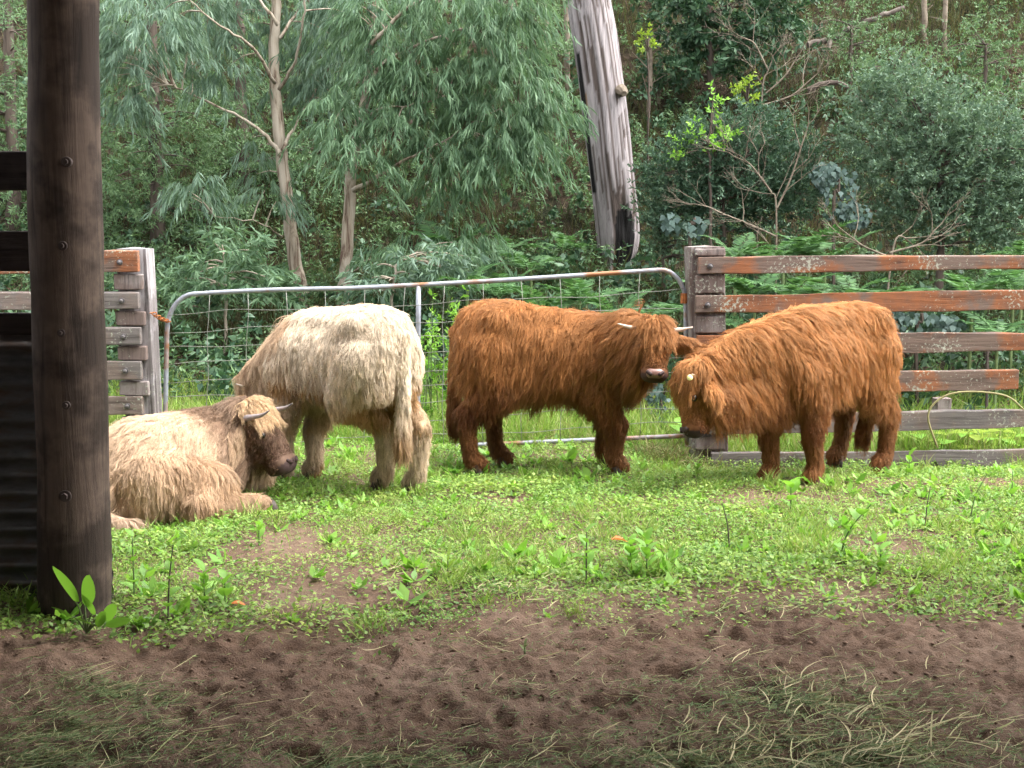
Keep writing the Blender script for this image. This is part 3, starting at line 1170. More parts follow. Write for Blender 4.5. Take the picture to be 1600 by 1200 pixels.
hornD = Horn([(.0, .05, -.03), (.0, .085, -.01), (-.005, .11, .01), (-.01, .125, .03)], .015, (.72, .56, .42), (.78, .62, .50))
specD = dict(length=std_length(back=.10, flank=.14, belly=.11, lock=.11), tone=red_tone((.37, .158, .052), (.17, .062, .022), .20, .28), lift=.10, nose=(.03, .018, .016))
finish_cow(D, 'highland_cow', 'orange-brown shaggy calf at right with lowered head and yellow ear tag', specD, ftD, hornD, 12, 'nose_dark', eartag=D.loc(at(1078, 590, 7.10)))


# -- white calf, hindquarters to the camera, grazing
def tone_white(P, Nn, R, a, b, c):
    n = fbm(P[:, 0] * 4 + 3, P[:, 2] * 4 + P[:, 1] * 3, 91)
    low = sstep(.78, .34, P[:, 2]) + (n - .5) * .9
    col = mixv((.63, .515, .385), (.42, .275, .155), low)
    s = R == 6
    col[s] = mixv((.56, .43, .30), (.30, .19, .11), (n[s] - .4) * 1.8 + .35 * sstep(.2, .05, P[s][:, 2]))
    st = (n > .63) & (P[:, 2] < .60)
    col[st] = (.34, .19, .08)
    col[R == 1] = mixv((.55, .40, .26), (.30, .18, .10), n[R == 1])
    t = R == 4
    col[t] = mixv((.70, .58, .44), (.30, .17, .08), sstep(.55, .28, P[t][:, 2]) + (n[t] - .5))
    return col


B = Cow(*(lambda p: (p.x, p.y))(px(530, 757)), math.radians(180 - 43), 1.05)
B.torso(.03)
ftB = [B.loc(px(598, 762)), B.loc(px(648, 768)), B.loc(px(446, 752)), B.loc(px(491, 748))]
for f in ftB:
    f.z = 0
B.hind(1, ftB[0]); B.hind(-1, ftB[1]); B.fore(1, ftB[2]); B.fore(-1, ftB[3])
pollB = Vector((.74, .02, .50))
B.add('neck', (.28, 0, .76), (.56, .01, .60), .195, .15, .8)
B.add('neck', (.56, .01, .60), pollB, .15, .12, .8)
B.head(pollB, (.35, .05, -.95), (.93, 0, .35), 1.0)
B.ears(.5)
tail(B, root=(-.535, 0, .93), low=.30, sway=(.035, .0))
hornB = Horn([(.0, .06, -.045), (-.01, .11, -.03), (-.03, .17, -.02)], .018, (.7, .6, .5), (.4, .35, .3))
lenB = std_length(back=.06, flank=.10, belly=.075, leg=.075, shank=.045)


def len_white(P, Nn, R, a, b, c):
    L = lenB(P, Nn, R, a, b, c)
    m = (R == 0) | (R == 3)
    L[m] *= 1 - .42 * sstep(-.10, -.30, P[m][:, 0])
    return L


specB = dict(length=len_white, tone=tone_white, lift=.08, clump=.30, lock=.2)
finish_cow(B, 'highland_cow', 'cream-white calf standing with its rump and tail towards camera, grazing', specB, ftB, hornB, 13)


# -- blonde cow lying down at left, dark head turned right
def tone_blonde(P, Nn, R, a, b, c):
    n = fbm(P[:, 0] * 3 + 1, P[:, 1] * 3 + P[:, 2] * 3, 95)
    col = mixv((.50, .35, .23), (.32, .195, .11), (n - .35) * 1.8)
    fwd = sstep(.16, .40, P[:, 0]) + (n - .5) * .8
    m = (R == 0) | (R == 1)
    col[m] = mixv((.50, .355, .235), (.15, .092, .06), (sstep(-.06, .15, P[:, 0]) + (n - .5) * .6) * 1.0)[m]
    k = R == 1
    col[k] = mixv((.26, .17, .112), (.13, .083, .056), n[k] * 1.4 - .2)
    h = R == 2
    col[h] = mixv((.22, .135, .088), (.105, .062, .044), sstep(.03, .16, a[h]) * .8 + (n[h] - .4))
    lk = h & (a < .06) & (c > -.06) & (np.abs(b) < .085)
    col[lk] = mixv((.60, .42, .24), (.34, .22, .13), n[lk])
    col[R == 5] = mixv((.46, .32, .20), (.26, .17, .11), n[R == 5])
    col[R == 4] = mixv((.50, .36, .25), (.34, .23, .16), n[R == 4])
    return col


A = Cow(*(lambda p: (p.x, p.y))(px(284, 788)), math.radians(60), 1.0)
a_ = A.add
a_('body', (-.42, 0, .18), (-.20, 0, .23), .19, .235, 1.12)
a_('body', (-.28, 0, .26), (.22, 0, .26), .255, .25, 1.12)
a_('body', (-.22, 0, .36), (.22, 0, .37), .12, .12, 1.2)
a_('body', (.18, 0, .27), (.40, 0, .26), .24, .19, .95)
a_('body', (.34, 0, .15), (.50, 0, .15), .16, .12, 1.1)
a_('leg', (-.40, -.16, .22), (-.10, -.33, .15), .17, .125)
a_('leg', (-.10, -.33, .15), (-.30, -.40, .085), .11, .07)
a_('shank', (-.30, -.41, .07), (.0, -.47, .055), .06, .05)
a_('shank', (.0, -.47, .055), (.09, -.50, .045), .05, .045)
a_('leg', (-.40, .16, .22), (-.12, .30, .14), .16, .11)
a_('leg', (.36, -.14, .22), (.44, -.17, .10), .11, .075)
a_('shank', (.44, -.17, .08), (.56, -.12, .06), .06, .05)
a_('leg', (.36, .14, .22), (.50, .17, .10), .11, .075)
pollA = A.loc(at(404, 645, 7.10))
a_('neck', (.32, 0, .33), pollA * .5 + Vector((.32, 0, .33)) * .5 + Vector((0, 0, .01)), .20, .165, .85)
a_('neck', pollA * .5 + Vector((.32, 0, .33)) * .5 + Vector((0, 0, .01)), pollA + A.R.transposed() @ Vector((-.06, .03, -.05)), .165, .125, .85)
a_('neck', (.42, 0, .22), pollA + A.R.transposed() @ Vector((-.02, .03, -.17)), .15, .10, .8)
A.head(pollA, A.R.transposed() @ Vector((.58, -.16, -.74)), A.R.transposed() @ Vector((.74, -.22, .60)), 1.16)
A.ears(1.2, .14)
a_('tail', (-.62, -.02, .30), (-.70, -.06, .20), .045, .038)
a_('tail', (-.70, -.06, .20), (-.72, -.14, .07), .036, .034)
a_('tail', (-.72, -.14, .07), (-.62, -.28, .04), .036, .03)


def len_lying(P, Nn, R, a, b, c):
    L = std_length(back=.06, flank=.06, belly=.06, leg=.09, shank=.04, lock=.085, neck=.11)(P + np.array((0, 0, .55)), Nn, R, a, b, c)
    L[R == 0] = .11
    L[R == 4] = .12
    return L


hornA = Horn([(-.01, .05, -.05), (.0, .10, -.02), (.025, .122, .03), (.045, .127, .075), (.05, .125, .115)], .024, (.22, .18, .17), (.10, .085, .08))
specA = dict(length=len_lying, tone=tone_blonde, lift=.07, flow=(-.75, 0, -.8), neckflow=(-.5, 0, -1), clump=.30, lock=.2)
finish_cow(A, 'highland_cow', 'blonde cow lying in the grass with dark brown head and grey horn', specA, [(.12, -.51, -.005)], hornA, 14, 'nose_dark')
# ------------------------------------------------------------------ growing things
def surf_z(x, y):
    """height of the built ground sheet (lumps included)"""
    x, y = np.asarray(x, float), np.asarray(y, float)
    i = np.clip(np.searchsorted(xs, x) - 1, 0, len(xs) - 2)
    j = np.clip(np.searchsorted(ys, y) - 1, 0, len(ys) - 2)
    fx = (x - xs[i]) / (xs[i + 1] - xs[i])
    fy = (y - ys[j]) / (ys[j + 1] - ys[j])
    return (GZ[j, i] * (1 - fx) + GZ[j, i + 1] * fx) * (1 - fy) + (GZ[j + 1, i] * (1 - fx) + GZ[j + 1, i + 1] * fx) * fy


def unit(a):
    return a / np.maximum(1e-9, np.linalg.norm(a, axis=-1, keepdims=True))


class Leaves:
    """gathers leaf blades (bent kites, one quad each) for one mesh"""
    def __init__(self):
        self.V, self.n = [], 0

    def kites(self, P, D, L, W, bend=0.12, mid=0.42, nrm=None):
        P, D = np.asarray(P, float), unit(np.asarray(D, float))
        n = len(P)
        L, W = np.broadcast_to(L, n)[:, None], np.broadcast_to(W, n)[:, None]
        r = rng.normal(0, 1, (n, 3)) if nrm is None else np.asarray(nrm, float) + rng.normal(0, .35, (n, 3))
        S = unit(np.cross(D, r))
        U = np.cross(S, D)
        m = P + D * L * mid + U * L * bend
        tip = P + D * L - U * L * bend * .6
        self.V.append(np.stack([P, m + S * W / 2, tip, m - S * W / 2], 1).reshape(-1, 3))
        self.n += n
        return self

    def sprays(self, C, AX, n, axL, lL, lW, side=.8, down=0.0, jit=.25, bend=.1):
        C, AX = np.asarray(C, float), unit(np.asarray(AX, float))
        m = len(C)
        axL = np.broadcast_to(axL, m)
        t = rng.random((m, n))
        pos = C[:, None] + AX[:, None] * (axL[:, None] * t)[..., None]
        pos[..., 2] -= down * .5 * axL[:, None] * t ** 2
        perp = unit(np.cross(np.repeat(AX[:, None], n, 1), rng.normal(0, 1, (m, n, 3))))
        d = AX[:, None] * (1 - side) + perp * side + rng.normal(0, jit, (m, n, 3))
        d[..., 2] -= down
        L = lL * rng.uniform(.6, 1.25, m * n)
        return self.kites(pos.reshape(-1, 3), d.reshape(-1, 3), L, lW * L / lL, bend)

    def mesh(self, name, mat):
        V = np.concatenate(self.V)
        F = np.arange(len(V)).reshape(-1, 4)
        return mesh_data(name, V, F, mat)

    def build(self, name, mat, parent=None):
        return put(name, self.mesh(name, mat), parent)


def ball(n, shell=0.0):
    v = unit(rng.normal(0, 1, (n, 3)))
    return v * (shell + (1 - shell) * rng.random((n, 1))) ** (1 / 3 if shell == 0 else .6)


M['gum_leaf'] = leaf_mat('gum_leaves', [(.062, .108, .072), (.095, .158, .110), (.148, .216, .162), (.100, .165, .092)], .4, .55, .25)
M['gum_leaf_b'] = leaf_mat('fresh_gum_leaves', [(.056, .108, .058), (.086, .155, .086), (.128, .205, .114), (.074, .132, .068)], .4, .55, .25)
M['fine_leaf'] = leaf_mat('feathery_leaves', [(.048, .090, .042), (.078, .136, .060), (.115, .186, .082), (.064, .122, .062)], .3, .6, .25)
M['dark_leaf'] = leaf_mat('dark_glossy_leaves', [(.022, .056, .028), (.040, .088, .044), (.070, .128, .064)], .2, .5, .3)
M['shrub_leaf'] = leaf_mat('grey_green_leaves', [(.050, .092, .058), (.086, .145, .094), (.135, .200, .135), (.092, .152, .082)], .25, .6, .2)
M['shrub_leaf_b'] = leaf_mat('bluish_leaves', [(.028, .060, .038), (.050, .095, .058), (.085, .138, .085)], .25, .6, .2)
M['fern_leaf'] = leaf_mat('fern_green', [(.035, .088, .030), (.056, .125, .042), (.085, .17, .060)], .35, .55, .25)
M['vine_leaf'] = leaf_mat('pale_vine_leaves', [(.036, .068, .054), (.060, .096, .086), (.026, .055, .032)], .2, .6, .25)
M['lime_leaf'] = leaf_mat('lime_leaves', [(.15, .24, .025), (.22, .30, .03), (.11, .20, .025)], .4, .5, .3)
M['bright_leaf'] = leaf_mat('bright_weed_leaves', [(.10, .24, .028), (.16, .33, .04), (.23, .42, .06)], .4, .45, .35)
M['lawn_leaf'] = leaf_mat('ground_cover', [(.085, .165, .034), (.150, .265, .048), (.205, .335, .064), (.265, .36, .085), (.17, .285, .10)], .35, .55, .3, ((.72, .82, .75), (1.18, 1.05, .95)))
M['blade'] = leaf_mat('grass_blades', [(.11, .20, .035), (.18, .30, .05), (.25, .36, .07), (.31, .30, .14)], .35, .5, .3)
M['dry_grass'] = leaf_mat('dry_hill_grass', [(.035, .052, .020), (.055, .070, .028), (.09, .080, .040), (.075, .055, .03)], .25, .7, .15)
M['straw'] = leaf_mat('straw', [(.22, .20, .09), (.34, .29, .15), (.45, .39, .22), (.20, .24, .08), (.26, .21, .12)], .15, .6, .25)
M['cut_grass'] = leaf_mat('cut_grass', [(.065, .10, .038), (.105, .15, .058), (.15, .19, .075), (.19, .17, .08)], .15, .7, .2)
M['orange_leaf'] = leaf_mat('orange_leaves', [(.45, .12, .03), (.52, .18, .05)], .3, .5, .3)


def bark_mat(name, cols, sc=(9, 9, 1.2)):
    m, nt, out = new_mat(name)
    a = noise(nt, coords(nt, sc), 1.5, 7, .65, .8)
    b = noise(nt, coords(nt, (1, 1, .6)), 3.0, 4, .6)
    c = ramp(nt, a, [(.36, cols[0]), (.46, cols[1]), (.6, cols[2])])
    c = mixc(nt, .5, c, ramp(nt, b, [(.3, (.5, .46, .42)), (.6, (1.1, 1.08, 1.05))]), 'MULTIPLY')
    finish(nt, out, c, .8, .25, a, .6, .015)
    return m


M['gum_bark'] = bark_mat('smooth_gum_bark', [(.075, .045, .03), (.22, .185, .14), (.30, .265, .215)])
M['brown_bark'] = bark_mat('brown_bark', [(.028, .020, .016), (.06, .045, .036), (.09, .07, .056)])
M['twig'] = bark_mat('pale_twigs', [(.07, .055, .04), (.135, .108, .08), (.18, .15, .115)], (6, 6, 6))
M['green_stem'] = plain_mat('green_stem', (.10, .14, .05), .6, .3)
M['dark_stem'] = plain_mat('dark_stem', (.07, .06, .04), .7, .3)
M['log'] = bark_mat('rotting_log', [(.03, .025, .02), (.07, .056, .046), (.13, .11, .092)], (3, 3, 3))


def limb(mb, pts, r0, r1, n=7, sub=5, wig=.012):
    P = spline(pts, sub)
    m = len(P)
    P = [p + Vector([random.uniform(-wig, wig) for _ in range(3)]) * (1 if 0 < i < m - 1 else 0) for i, p in enumerate(P)]
    mb.tube(P, [r0 + (r1 - r0) * (i / (m - 1)) ** .8 for i in range(m)], n)
    return P


def crown_blobs(lv, blobs, Y, dens, spray_n, axL, lL, lW, side, down, depth=1.0, ax=None):
    """leaf sprays filling ellipsoids given as (u, v, ru, rv[, dy]) around depth Y; returns the spray centres"""
    allC = []
    for bl in blobs:
        u, v, ru, rv = bl[:4]
        y0 = Y + (bl[4] if len(bl) > 4 else 0)
        c = np.array(at(u, v, y0))
        s = y0 / FPX
        n = max(4, int(ru * rv * math.pi * dens / spray_n))
        q = ball(n, .25)
        Cc = c + q * np.array([ru * s, (ru + rv) / 2 * s * depth, rv * s])
        A_ = q * np.array([1, 1, .5]) + np.array([0, 0, .25]) if ax is None else np.tile(np.array(ax, float), (n, 1)) + q * .6
        lv.sprays(Cc, A_, spray_n, axL * rng.uniform(.7, 1.3, n), lL, lW, side, down)
        allC.append(Cc)
    return np.concatenate(allC)


def twigs_to(mb, Cs, nodes, n, r=.006):
    """thin twigs joining some of the leaf sprays to the limbs"""
    Nn = np.array([tuple(p) for p in nodes])
    for i in rng.choice(len(Cs), min(n, len(Cs)), replace=False):
        c = Cs[i]
        k = int(np.argmin(((Nn - c) ** 2).sum(1)))
        a, b = Vector(Nn[k]), Vector(c)
        m = (a + b) / 2 + Vector((0, 0, .10 * (b - a).length))
        mb.tube(spline([a, m, b], 3), [r * 1.5, r * 1.3, r * 1.2, r, r * .8, r * .6, r * .4], 4, cap=False)


def gum(name, label, Y, trunk, r0, r1, branches, blobs, leaf='gum_leaf', dens=.24, ntw=60):
    base = at(*trunk[0], Y)
    zb = gz(base.x, Y)
    t = thing(name, (base.x, Y, zb), label, 'tree', 'trees on the forest slope')
    mb = MB()
    pts = [Vector((base.x + (base.z - zb) * .0, Y, zb - .2))] + [at(u, v, Y + .05 * i) for i, (u, v) in enumerate(trunk) if at(u, v, Y).z > zb + .1]
    nodes = limb(mb, pts, r0, r1, 12, 6, .008)
    mb.build('trunk', M['gum_bark'], t, smooth=True)
    for (pp, ra, rb) in branches:
        Q = [at(p[0], p[1], Y + (p[2] if len(p) > 2 else 0)) for p in pp]
        b1 = MB()
        nodes += limb(b1, Q, ra * .72, rb * .72, 7, 5)
        b1.build('branch', M['gum_bark'], t, smooth=True)
    br = MB()
    lv = Leaves()
    Cs = crown_blobs(lv, [(b[0], b[1], b[2] * .84, b[3] * .84) + tuple(b[4:]) for b in blobs], Y, dens * 1.25, 30, .34, .14, .0135, .34, 1.5)
    twigs_to(br, Cs, nodes, ntw)
    tag(br.build('twigs', M['gum_bark'], t, smooth=True), kind='stuff')
    lv.build('crown', M[leaf], t)
    return t


gum('gum_tree', 'pale slender gum tree with drooping leaves behind the left of the gate', 12.8,
    [(472, 465), (458, 390), (446, 290), (434, 190), (428, 95), (431, 10), (436, -90), (440, -190)], .078, .042,
    [([(440, 245), (410, 208), (365, 178), (300, 147), (262, 132, -.5)], .032, .008), ([(430, 130), (395, 75, -.3), (345, 40, -.6), (296, 0, -.8)], .028, .008),
     ([(442, 235), (470, 180, .3), (500, 132, .5)], .028, .008), ([(436, 140), (462, 95, -.2), (474, 30, -.4), (480, -30, -.5)], .026, .01),
     ([(441, 370), (405, 348, -.3), (335, 338, -.6)], .014, .004), ([(437, 60), (480, 0, .3), (540, -40, .4)], .025, .008), ([(434, 40), (380, -30, 0), (300, -60, 0)], .025, .008)],
    [(225, 40, 75, 45, -.5), (198, 95, 42, 45, -.4), (190, 160, 34, 36, -.4), (268, 85, 38, 30, -.2), (310, 287, 36, 28, -.6), (380, 25, 32, 42, .5), (480, 38, 46, 40, .5), (530, 75, 52, 46, .3),
     (404, 258, 20, 26, .3), (428, 308, 24, 22, -.3), (350, 118, 34, 26), (560, 12, 70, 36), (300, -10, 60, 30), (470, 110, 34, 30, .4), (505, 150, 30, 36, .5), (320, 60, 40, 26, .4), (440, -40, 90, 30, .5)], ntw=70)
gum('gum_tree', 'forked gum tree whose leaves droop left of the big dead trunk', 12.3,
    [(536, 478), (541, 400), (546, 320), (549, 270), (560, 205), (573, 140), (580, 70), (590, -20), (598, -120)], .072, .034,
    [([(550, 298), (600, 270), (648, 242), (695, 220)], .034, .012), ([(573, 140), (605, 95), (680, 60), (745, 40)], .03, .01), ([(695, 220), (740, 190, .2), (790, 165, .3), (840, 160, .3)], .014, .006),
     ([(562, 200), (590, 170), (640, 165), (700, 150)], .02, .008), ([(580, 70), (640, 10), (740, -30), (800, -20)], .03, .01), ([(550, 270), (530, 240, -.2), (520, 195, -.3)], .016, .006), ([(545, 430), (580, 405, -.2), (640, 400, -.4)], .012, .005)],
    [(598, 110, 50, 42), (655, 110, 52, 40), (735, 70, 58, 50), (795, 50, 46, 40), (800, 120, 62, 48), (858, 180, 36, 44, .2), (775, 185, 66, 48), (700, 165, 60, 46, .3), (620, 195, 34, 30, -.2),
     (690, 235, 46, 32), (765, 245, 50, 34), (830, 235, 40, 34), (540, 230, 34, 30, -.3), (522, 180, 34, 40, -.3), (600, 30, 70, 40), (700, 10, 70, 36), (800, -10, 60, 36), (565, 255, 20, 20, -.3), (650, 400, 64, 30, -.4), (715, 380, 50, 26, -.2), (700, 300, 46, 22, .3)],
    leaf='gum_leaf_b', ntw=80)


def leafy(name, label, cat, Y, trunk, r0, r1, blobs, leaf, dens, n, axL, lL, lW, side, down, bark='brown_bark', group=None, ntw=40, depth=1.0, ax=None):
    base = at(*trunk[0], Y)
    zb = gz(base.x, Y)
    t = thing(name, (base.x, Y, zb), label, cat, group)
    mb = MB()
    pts = [Vector((base.x, Y, zb - .15))] + [at(u, v, Y) for (u, v) in trunk[1:]]
    nodes = limb(mb, pts, r0, r1, 10, 6, .01)
    mb.build('trunk', M[bark], t, smooth=True)
    lv = Leaves()
    Cs = crown_blobs(lv, blobs, Y, dens, n, axL, lL, lW, side, down, depth, ax)
    br = MB()
    twigs_to(br, Cs, nodes, ntw, .008)
    tag(br.build('twigs', M[bark], t, smooth=True), kind='stuff')
    lv.build('crown', M[leaf], t)
    return t


T_G = 'trees on the forest slope'
FE = dict(n=26, axL=.30, lL=.062, lW=.014, side=.75, down=.25)
leafy('wattle_tree', 'feathery dark tree with brown trunk directly right of the shed post', 'tree', 14.2, [(248, 440), (247, 330), (242, 200), (238, 90), (236, -60)], .10, .05,
      [(200, 250, 60, 44), (290, 240, 60, 40), (230, 320, 70, 40), (330, 330, 60, 40), (210, 390, 60, 36), (300, 400, 60, 30), (180, 200, 50, 34), (330, 200, 40, 36), (260, 140, 60, 40), (230, 20, 70, 40)],
      'fine_leaf', .24, group=T_G, **FE)
leafy('wattle_tree', 'thin brown-trunked feathery tree between the shed post and the pale gum', 'tree', 15.2, [(378, 420), (380, 300), (378, 200), (374, 90), (376, -60)], .10, .05,
      [(370, 150, 60, 50), (400, 330, 60, 40), (340, 260, 56, 36), (440, 250, 50, 40), (380, 60, 70, 46), (480, 330, 60, 40), (490, 250, 50, 40), (420, 400, 60, 34)],
      'fine_leaf', .24, group=T_G, **FE)
leafy('wattle_tree', 'dark feathery tree standing deep behind the forked gum', 'tree', 16.4, [(640, 420), (642, 300), (640, 200), (645, 60), (650, -80)], .10, .05,
      [(600, 320, 70, 36), (700, 330, 60, 34), (790, 330, 60, 36), (640, 260, 60, 40), (560, 130, 60, 60), (850, 300, 40, 40), (840, 60, 50, 60), (500, 60, 60, 60), (660, 40, 70, 50), (730, 270, 60, 40)],
      'fine_leaf', .24, group=T_G, **FE)
leafy('wattle_tree', 'feathery tree partly hidden behind the boards left of the shed post', 'tree', 14.6, [(20, 470), (22, 300), (16, 150), (10, -60)], .09, .05,
      [(10, 60, 60, 60), (20, 180, 60, 50), (0, 330, 60, 50), (40, 260, 40, 40), (30, 440, 50, 30), (-80, 200, 70, 90), (170, 60, 20, 60), (168, 330, 24, 60)],
      'fine_leaf', .24, group=T_G, **FE)
leafy('glossy_tree', 'dark glossy-leaved tree in shade right of the dead trunk top', 'tree', 16.6, [(1120, 330), (1120, 220), (1110, 120), (1105, 0)], .08, .04,
      [(1060, 40, 46, 26), (1120, 60, 56, 24), (1190, 40, 56, 26), (1100, 108, 60, 22), (1160, 92, 46, 22), (1040, 120, 36, 22), (1240, 60, 34, 22), (1110, 5, 90, 26), (1060, -30, 60, 30), (1200, -10, 60, 24)],
      'dark_leaf', .16, 18, .26, .105, .042, .7, .1, group=T_G)
SH = dict(n=20, axL=.20, lL=.046, lW=.018, side=.55, down=-.1)
leafy('leafy_shrub', 'dense dark bluish shrub between the dead trunk and the bare branches', 'shrub', 12.7, [(1130, 400), (1130, 340), (1120, 280)], .04, .02,
      [(1065, 270, 52, 50), (1110, 240, 56, 44), (1170, 220, 60, 46), (1230, 250, 46, 48), (1060, 320, 50, 40), (1120, 310, 60, 50), (1200, 320, 56, 46), (1250, 300, 34, 40), (1180, 270, 60, 50)],
      'shrub_leaf_b', .42, group='shrubs behind the fence', ntw=60, **SH)
leafy('leafy_shrub', 'large pale grey-green shrub above the right end of the fence', 'shrub', 12.2, [(1470, 400), (1470, 330), (1466, 260)], .05, .02,
      [(1370, 210, 44, 44), (1420, 160, 50, 40), (1480, 190, 60, 44), (1540, 220, 54, 46), (1400, 270, 54, 50), (1470, 260, 70, 56), (1550, 290, 60, 56), (1430, 335, 60, 44), (1510, 350, 66, 44), (1580, 350, 44, 44), (1620, 260, 50, 60), (1350, 150, 26, 24), (1400, 120, 24, 20)],
      'shrub_leaf', .42, group='shrubs behind the fence', ntw=70, **SH)
for (u, v, Y_, lb) in ((1330, 40, 16.8, 'olive shrub high on the slope left of the bare sapling pair'), (1540, 70, 16.2, 'olive shrub high on the slope at the right edge'), (1400, 110, 15.4, 'olive shrub directly above the large grey-green shrub'), (1585, 160, 15.0, 'olive shrub peeping over the large shrub at the right edge'), (960, 250, 16.0, 'olive scrub in the dark gap right of the dead trunk')):
    leafy('slope_shrub', lb, 'shrub', Y_, [(u, v + 70), (u, v + 30), (u, v)], .03, .015, [(u - 30, v, 36, 26), (u + 30, v + 6, 36, 26), (u, v - 16, 40, 24), (u + 10, v + 34, 44, 24)],
          'fine_leaf', .16, group='olive shrubs on the slope', ntw=16, **FE)
leafy('leafy_shrub', 'small bright green shrub growing through the dark bluish shrub', 'shrub', 12.35, [(1115, 390), (1110, 300), (1108, 230)], .02, .01,
      [(1110, 215, 26, 24), (1085, 232, 22, 16), (1115, 175, 9, 18), (1140, 225, 18, 14)], 'bright_leaf', .12, 16, .16, .05, .024, .6, .1, ntw=20, group='shrubs behind the fence')
leafy('leafy_shrub', 'low grey-green shrub at the foot of the big dead trunk', 'shrub', 13.0, [(1040, 420), (1036, 390), (1030, 360)], .02, .01,
      [(1030, 325, 20, 26), (1050, 350, 28, 30), (1062, 385, 30, 24)], 'shrub_leaf', .4, group='shrubs behind the fence', ntw=20, **SH)
GS = dict(n=24, axL=.22, lL=.12, lW=.020, side=.5, down=.6)
leafy('gum_sapling', 'young leafy gum sapling above the left end of the gate', 'sapling', 11.6, [(350, 520), (352, 460), (350, 400)], .02, .01,
      [(350, 400, 50, 30), (310, 430, 40, 24), (400, 410, 40, 26), (360, 445, 60, 22), (290, 470, 40, 30), (420, 450, 36, 22)], 'gum_leaf_b', .12, bark='gum_bark', ntw=24, group='saplings behind the gate', **GS)
leafy('gum_sapling', 'young gum sapling leaning over the middle of the gate', 'sapling', 11.4, [(610, 540), (612, 470), (620, 410)], .02, .01,
      [(610, 425, 40, 20), (660, 415, 40, 20), (580, 440, 24, 18), (700, 405, 36, 18)], 'gum_leaf', .12, bark='gum_bark', ntw=20, group='saplings behind the gate', **GS)
leafy('lime_shrub', 'lime-yellow flowering twig cluster right of the dead trunk top', 'shrub', 15.5, [(1012, 260), (1014, 150), (1012, 80)], .012, .008,
      [(1012, 62, 13, 20)], 'lime_leaf', .25, 12, .08, .05, .024, .6, .1, ntw=8, group='lime flowering shrubs')
leafy('lime_shrub', 'lime-yellow flowering tips above the dark bluish shrub', 'shrub', 13.2, [(1168, 300), (1168, 220), (1167, 160)], .012, .008,
      [(1167, 140, 15, 20)], 'lime_leaf', .25, 12, .08, .045, .02, .6, .1, ntw=8, group='lime flowering shrubs')


# -- the big dead trunk: grey splintered bole, charred hollow at its foot
def dead_tree():
    Y = 14.0
    rows = [(415, 938, 990), (395, 934, 996), (370, 931, 1000), (340, 928, 999), (300, 924, 995), (250, 918, 990), (200, 913, 985), (150, 907, 979), (100, 900, 972), (50, 893, 964), (0, 885, 955), (-80, 873, 942), (-200, 856, 922), (-330, 838, 900)]
    zb = gz(at(962, 415, Y).x, Y)
    t = thing('dead_tree', (at(962, 415, Y).x, Y, zb), 'tall grey dead tree trunk with charred hollow base', 'tree')
    cen = [(at((a + b) / 2, v, Y), (b - a) / 2 * Y / FPX) for (v, a, b) in rows]
    b0 = cen[0][0]
    cen.insert(0, (Vector((b0.x + .02, Y, zb - .2)), cen[0][1] * 1.12))
    P = spline([c for c, r in cen], 8)
    n = len(P)
    rr = np.interp(np.linspace(0, len(cen) - 1, n), range(len(cen)), [r for c, r in cen])
    na = 72
    V, tone = [], []
    for i, p in enumerate(P):
        z = p.z - zb
        for k in range(na):
            a = 2 * math.pi * k / na
            rid = float(vnoise(k * .35, z * .6, 61)) * .07 + float(vnoise(k * 1.7, z * 2.6, 62)) * .06
            groove = .06 * (float(vnoise(k * .8 + 5, z * 1.3, 63)) > .70)
            # a = 0 points to +x, camera side is -y (a = 3/2 pi)
            hol = math.exp(-(((a - 5.15) / .70) ** 2)) * float(sstep(.78 + .30 * float(vnoise(k * .9, 1.0, 64)), .52, z)) * float(sstep(-.1, .05, z))
            side = math.exp(-(((a - 3.55) / .22) ** 2)) * (float(vnoise(z * 2.2, 3, 65)) > .42) * (.9 < z < 3.0)
            r = rr[i] * (1.02 - rid - groove) * (1 - .30 * hol)
            V.append(p + Vector((math.cos(a) * r, math.sin(a) * r, 0)))
            ch = max(1.0 if hol > .42 else 0.0, 1.0 if side > .5 else 0.0)
            g = .80 + .5 * (float(vnoise(k * 1.1, z * .8, 66)) - .5)
            grey = Vector((.34, .305, .305)) * g
            if groove or float(vnoise(k * 1.9, z * .9, 67)) > .80:
                grey = Vector((.09, .07, .062))
            if float(vnoise(k * .35, z * 1.6, 68)) > .86:
                grey = Vector((.24, .16, .10))
            c = grey * (1 - ch) + Vector((.012, .011, .011)) * ch
            tone.append((c.x, c.y, c.z))
    F = [(i * na + k, i * na + (k + 1) % na, (i + 1) * na + (k + 1) % na, (i + 1) * na + k) for i in range(n - 1) for k in range(na)]
    me = mesh_data('trunk', np.array([tuple(v) for v in V]), np.array(F), None, smooth=False)
    m, nt, out = new_mat('splintered_dead_wood')
    at_ = N(nt, 'ShaderNodeAttribute', attribute_name='tone')
    nz = noise(nt, coords(nt, (26, 26, 1.6)), 1.4, 8, .7, .5)
    c = mixc(nt, .8, at_.outputs['Color'], ramp(nt, nz, [(.32, (.35, .33, .32)), (.5, (.95, .95, .95)), (.7, (1.2, 1.18, 1.18))]), 'MULTIPLY')
    finish(nt, out, c, .9, .15, nz, .9, .03)
    me.materials.append(m)
    set_tone(me, np.array(tone))
    put('trunk', me, t)
    mb = MB()
    q = at(972, 140, Y - .28)
    mb.tube([q + Vector((0, .1, 0)), q + Vector((.01, .0, -.02)), q + Vector((.02, -.06, -.05))], [.07, .055, .03], 9, rough=.12)
    mb.build('broken_branch', M['twig'], t)


dead_tree()


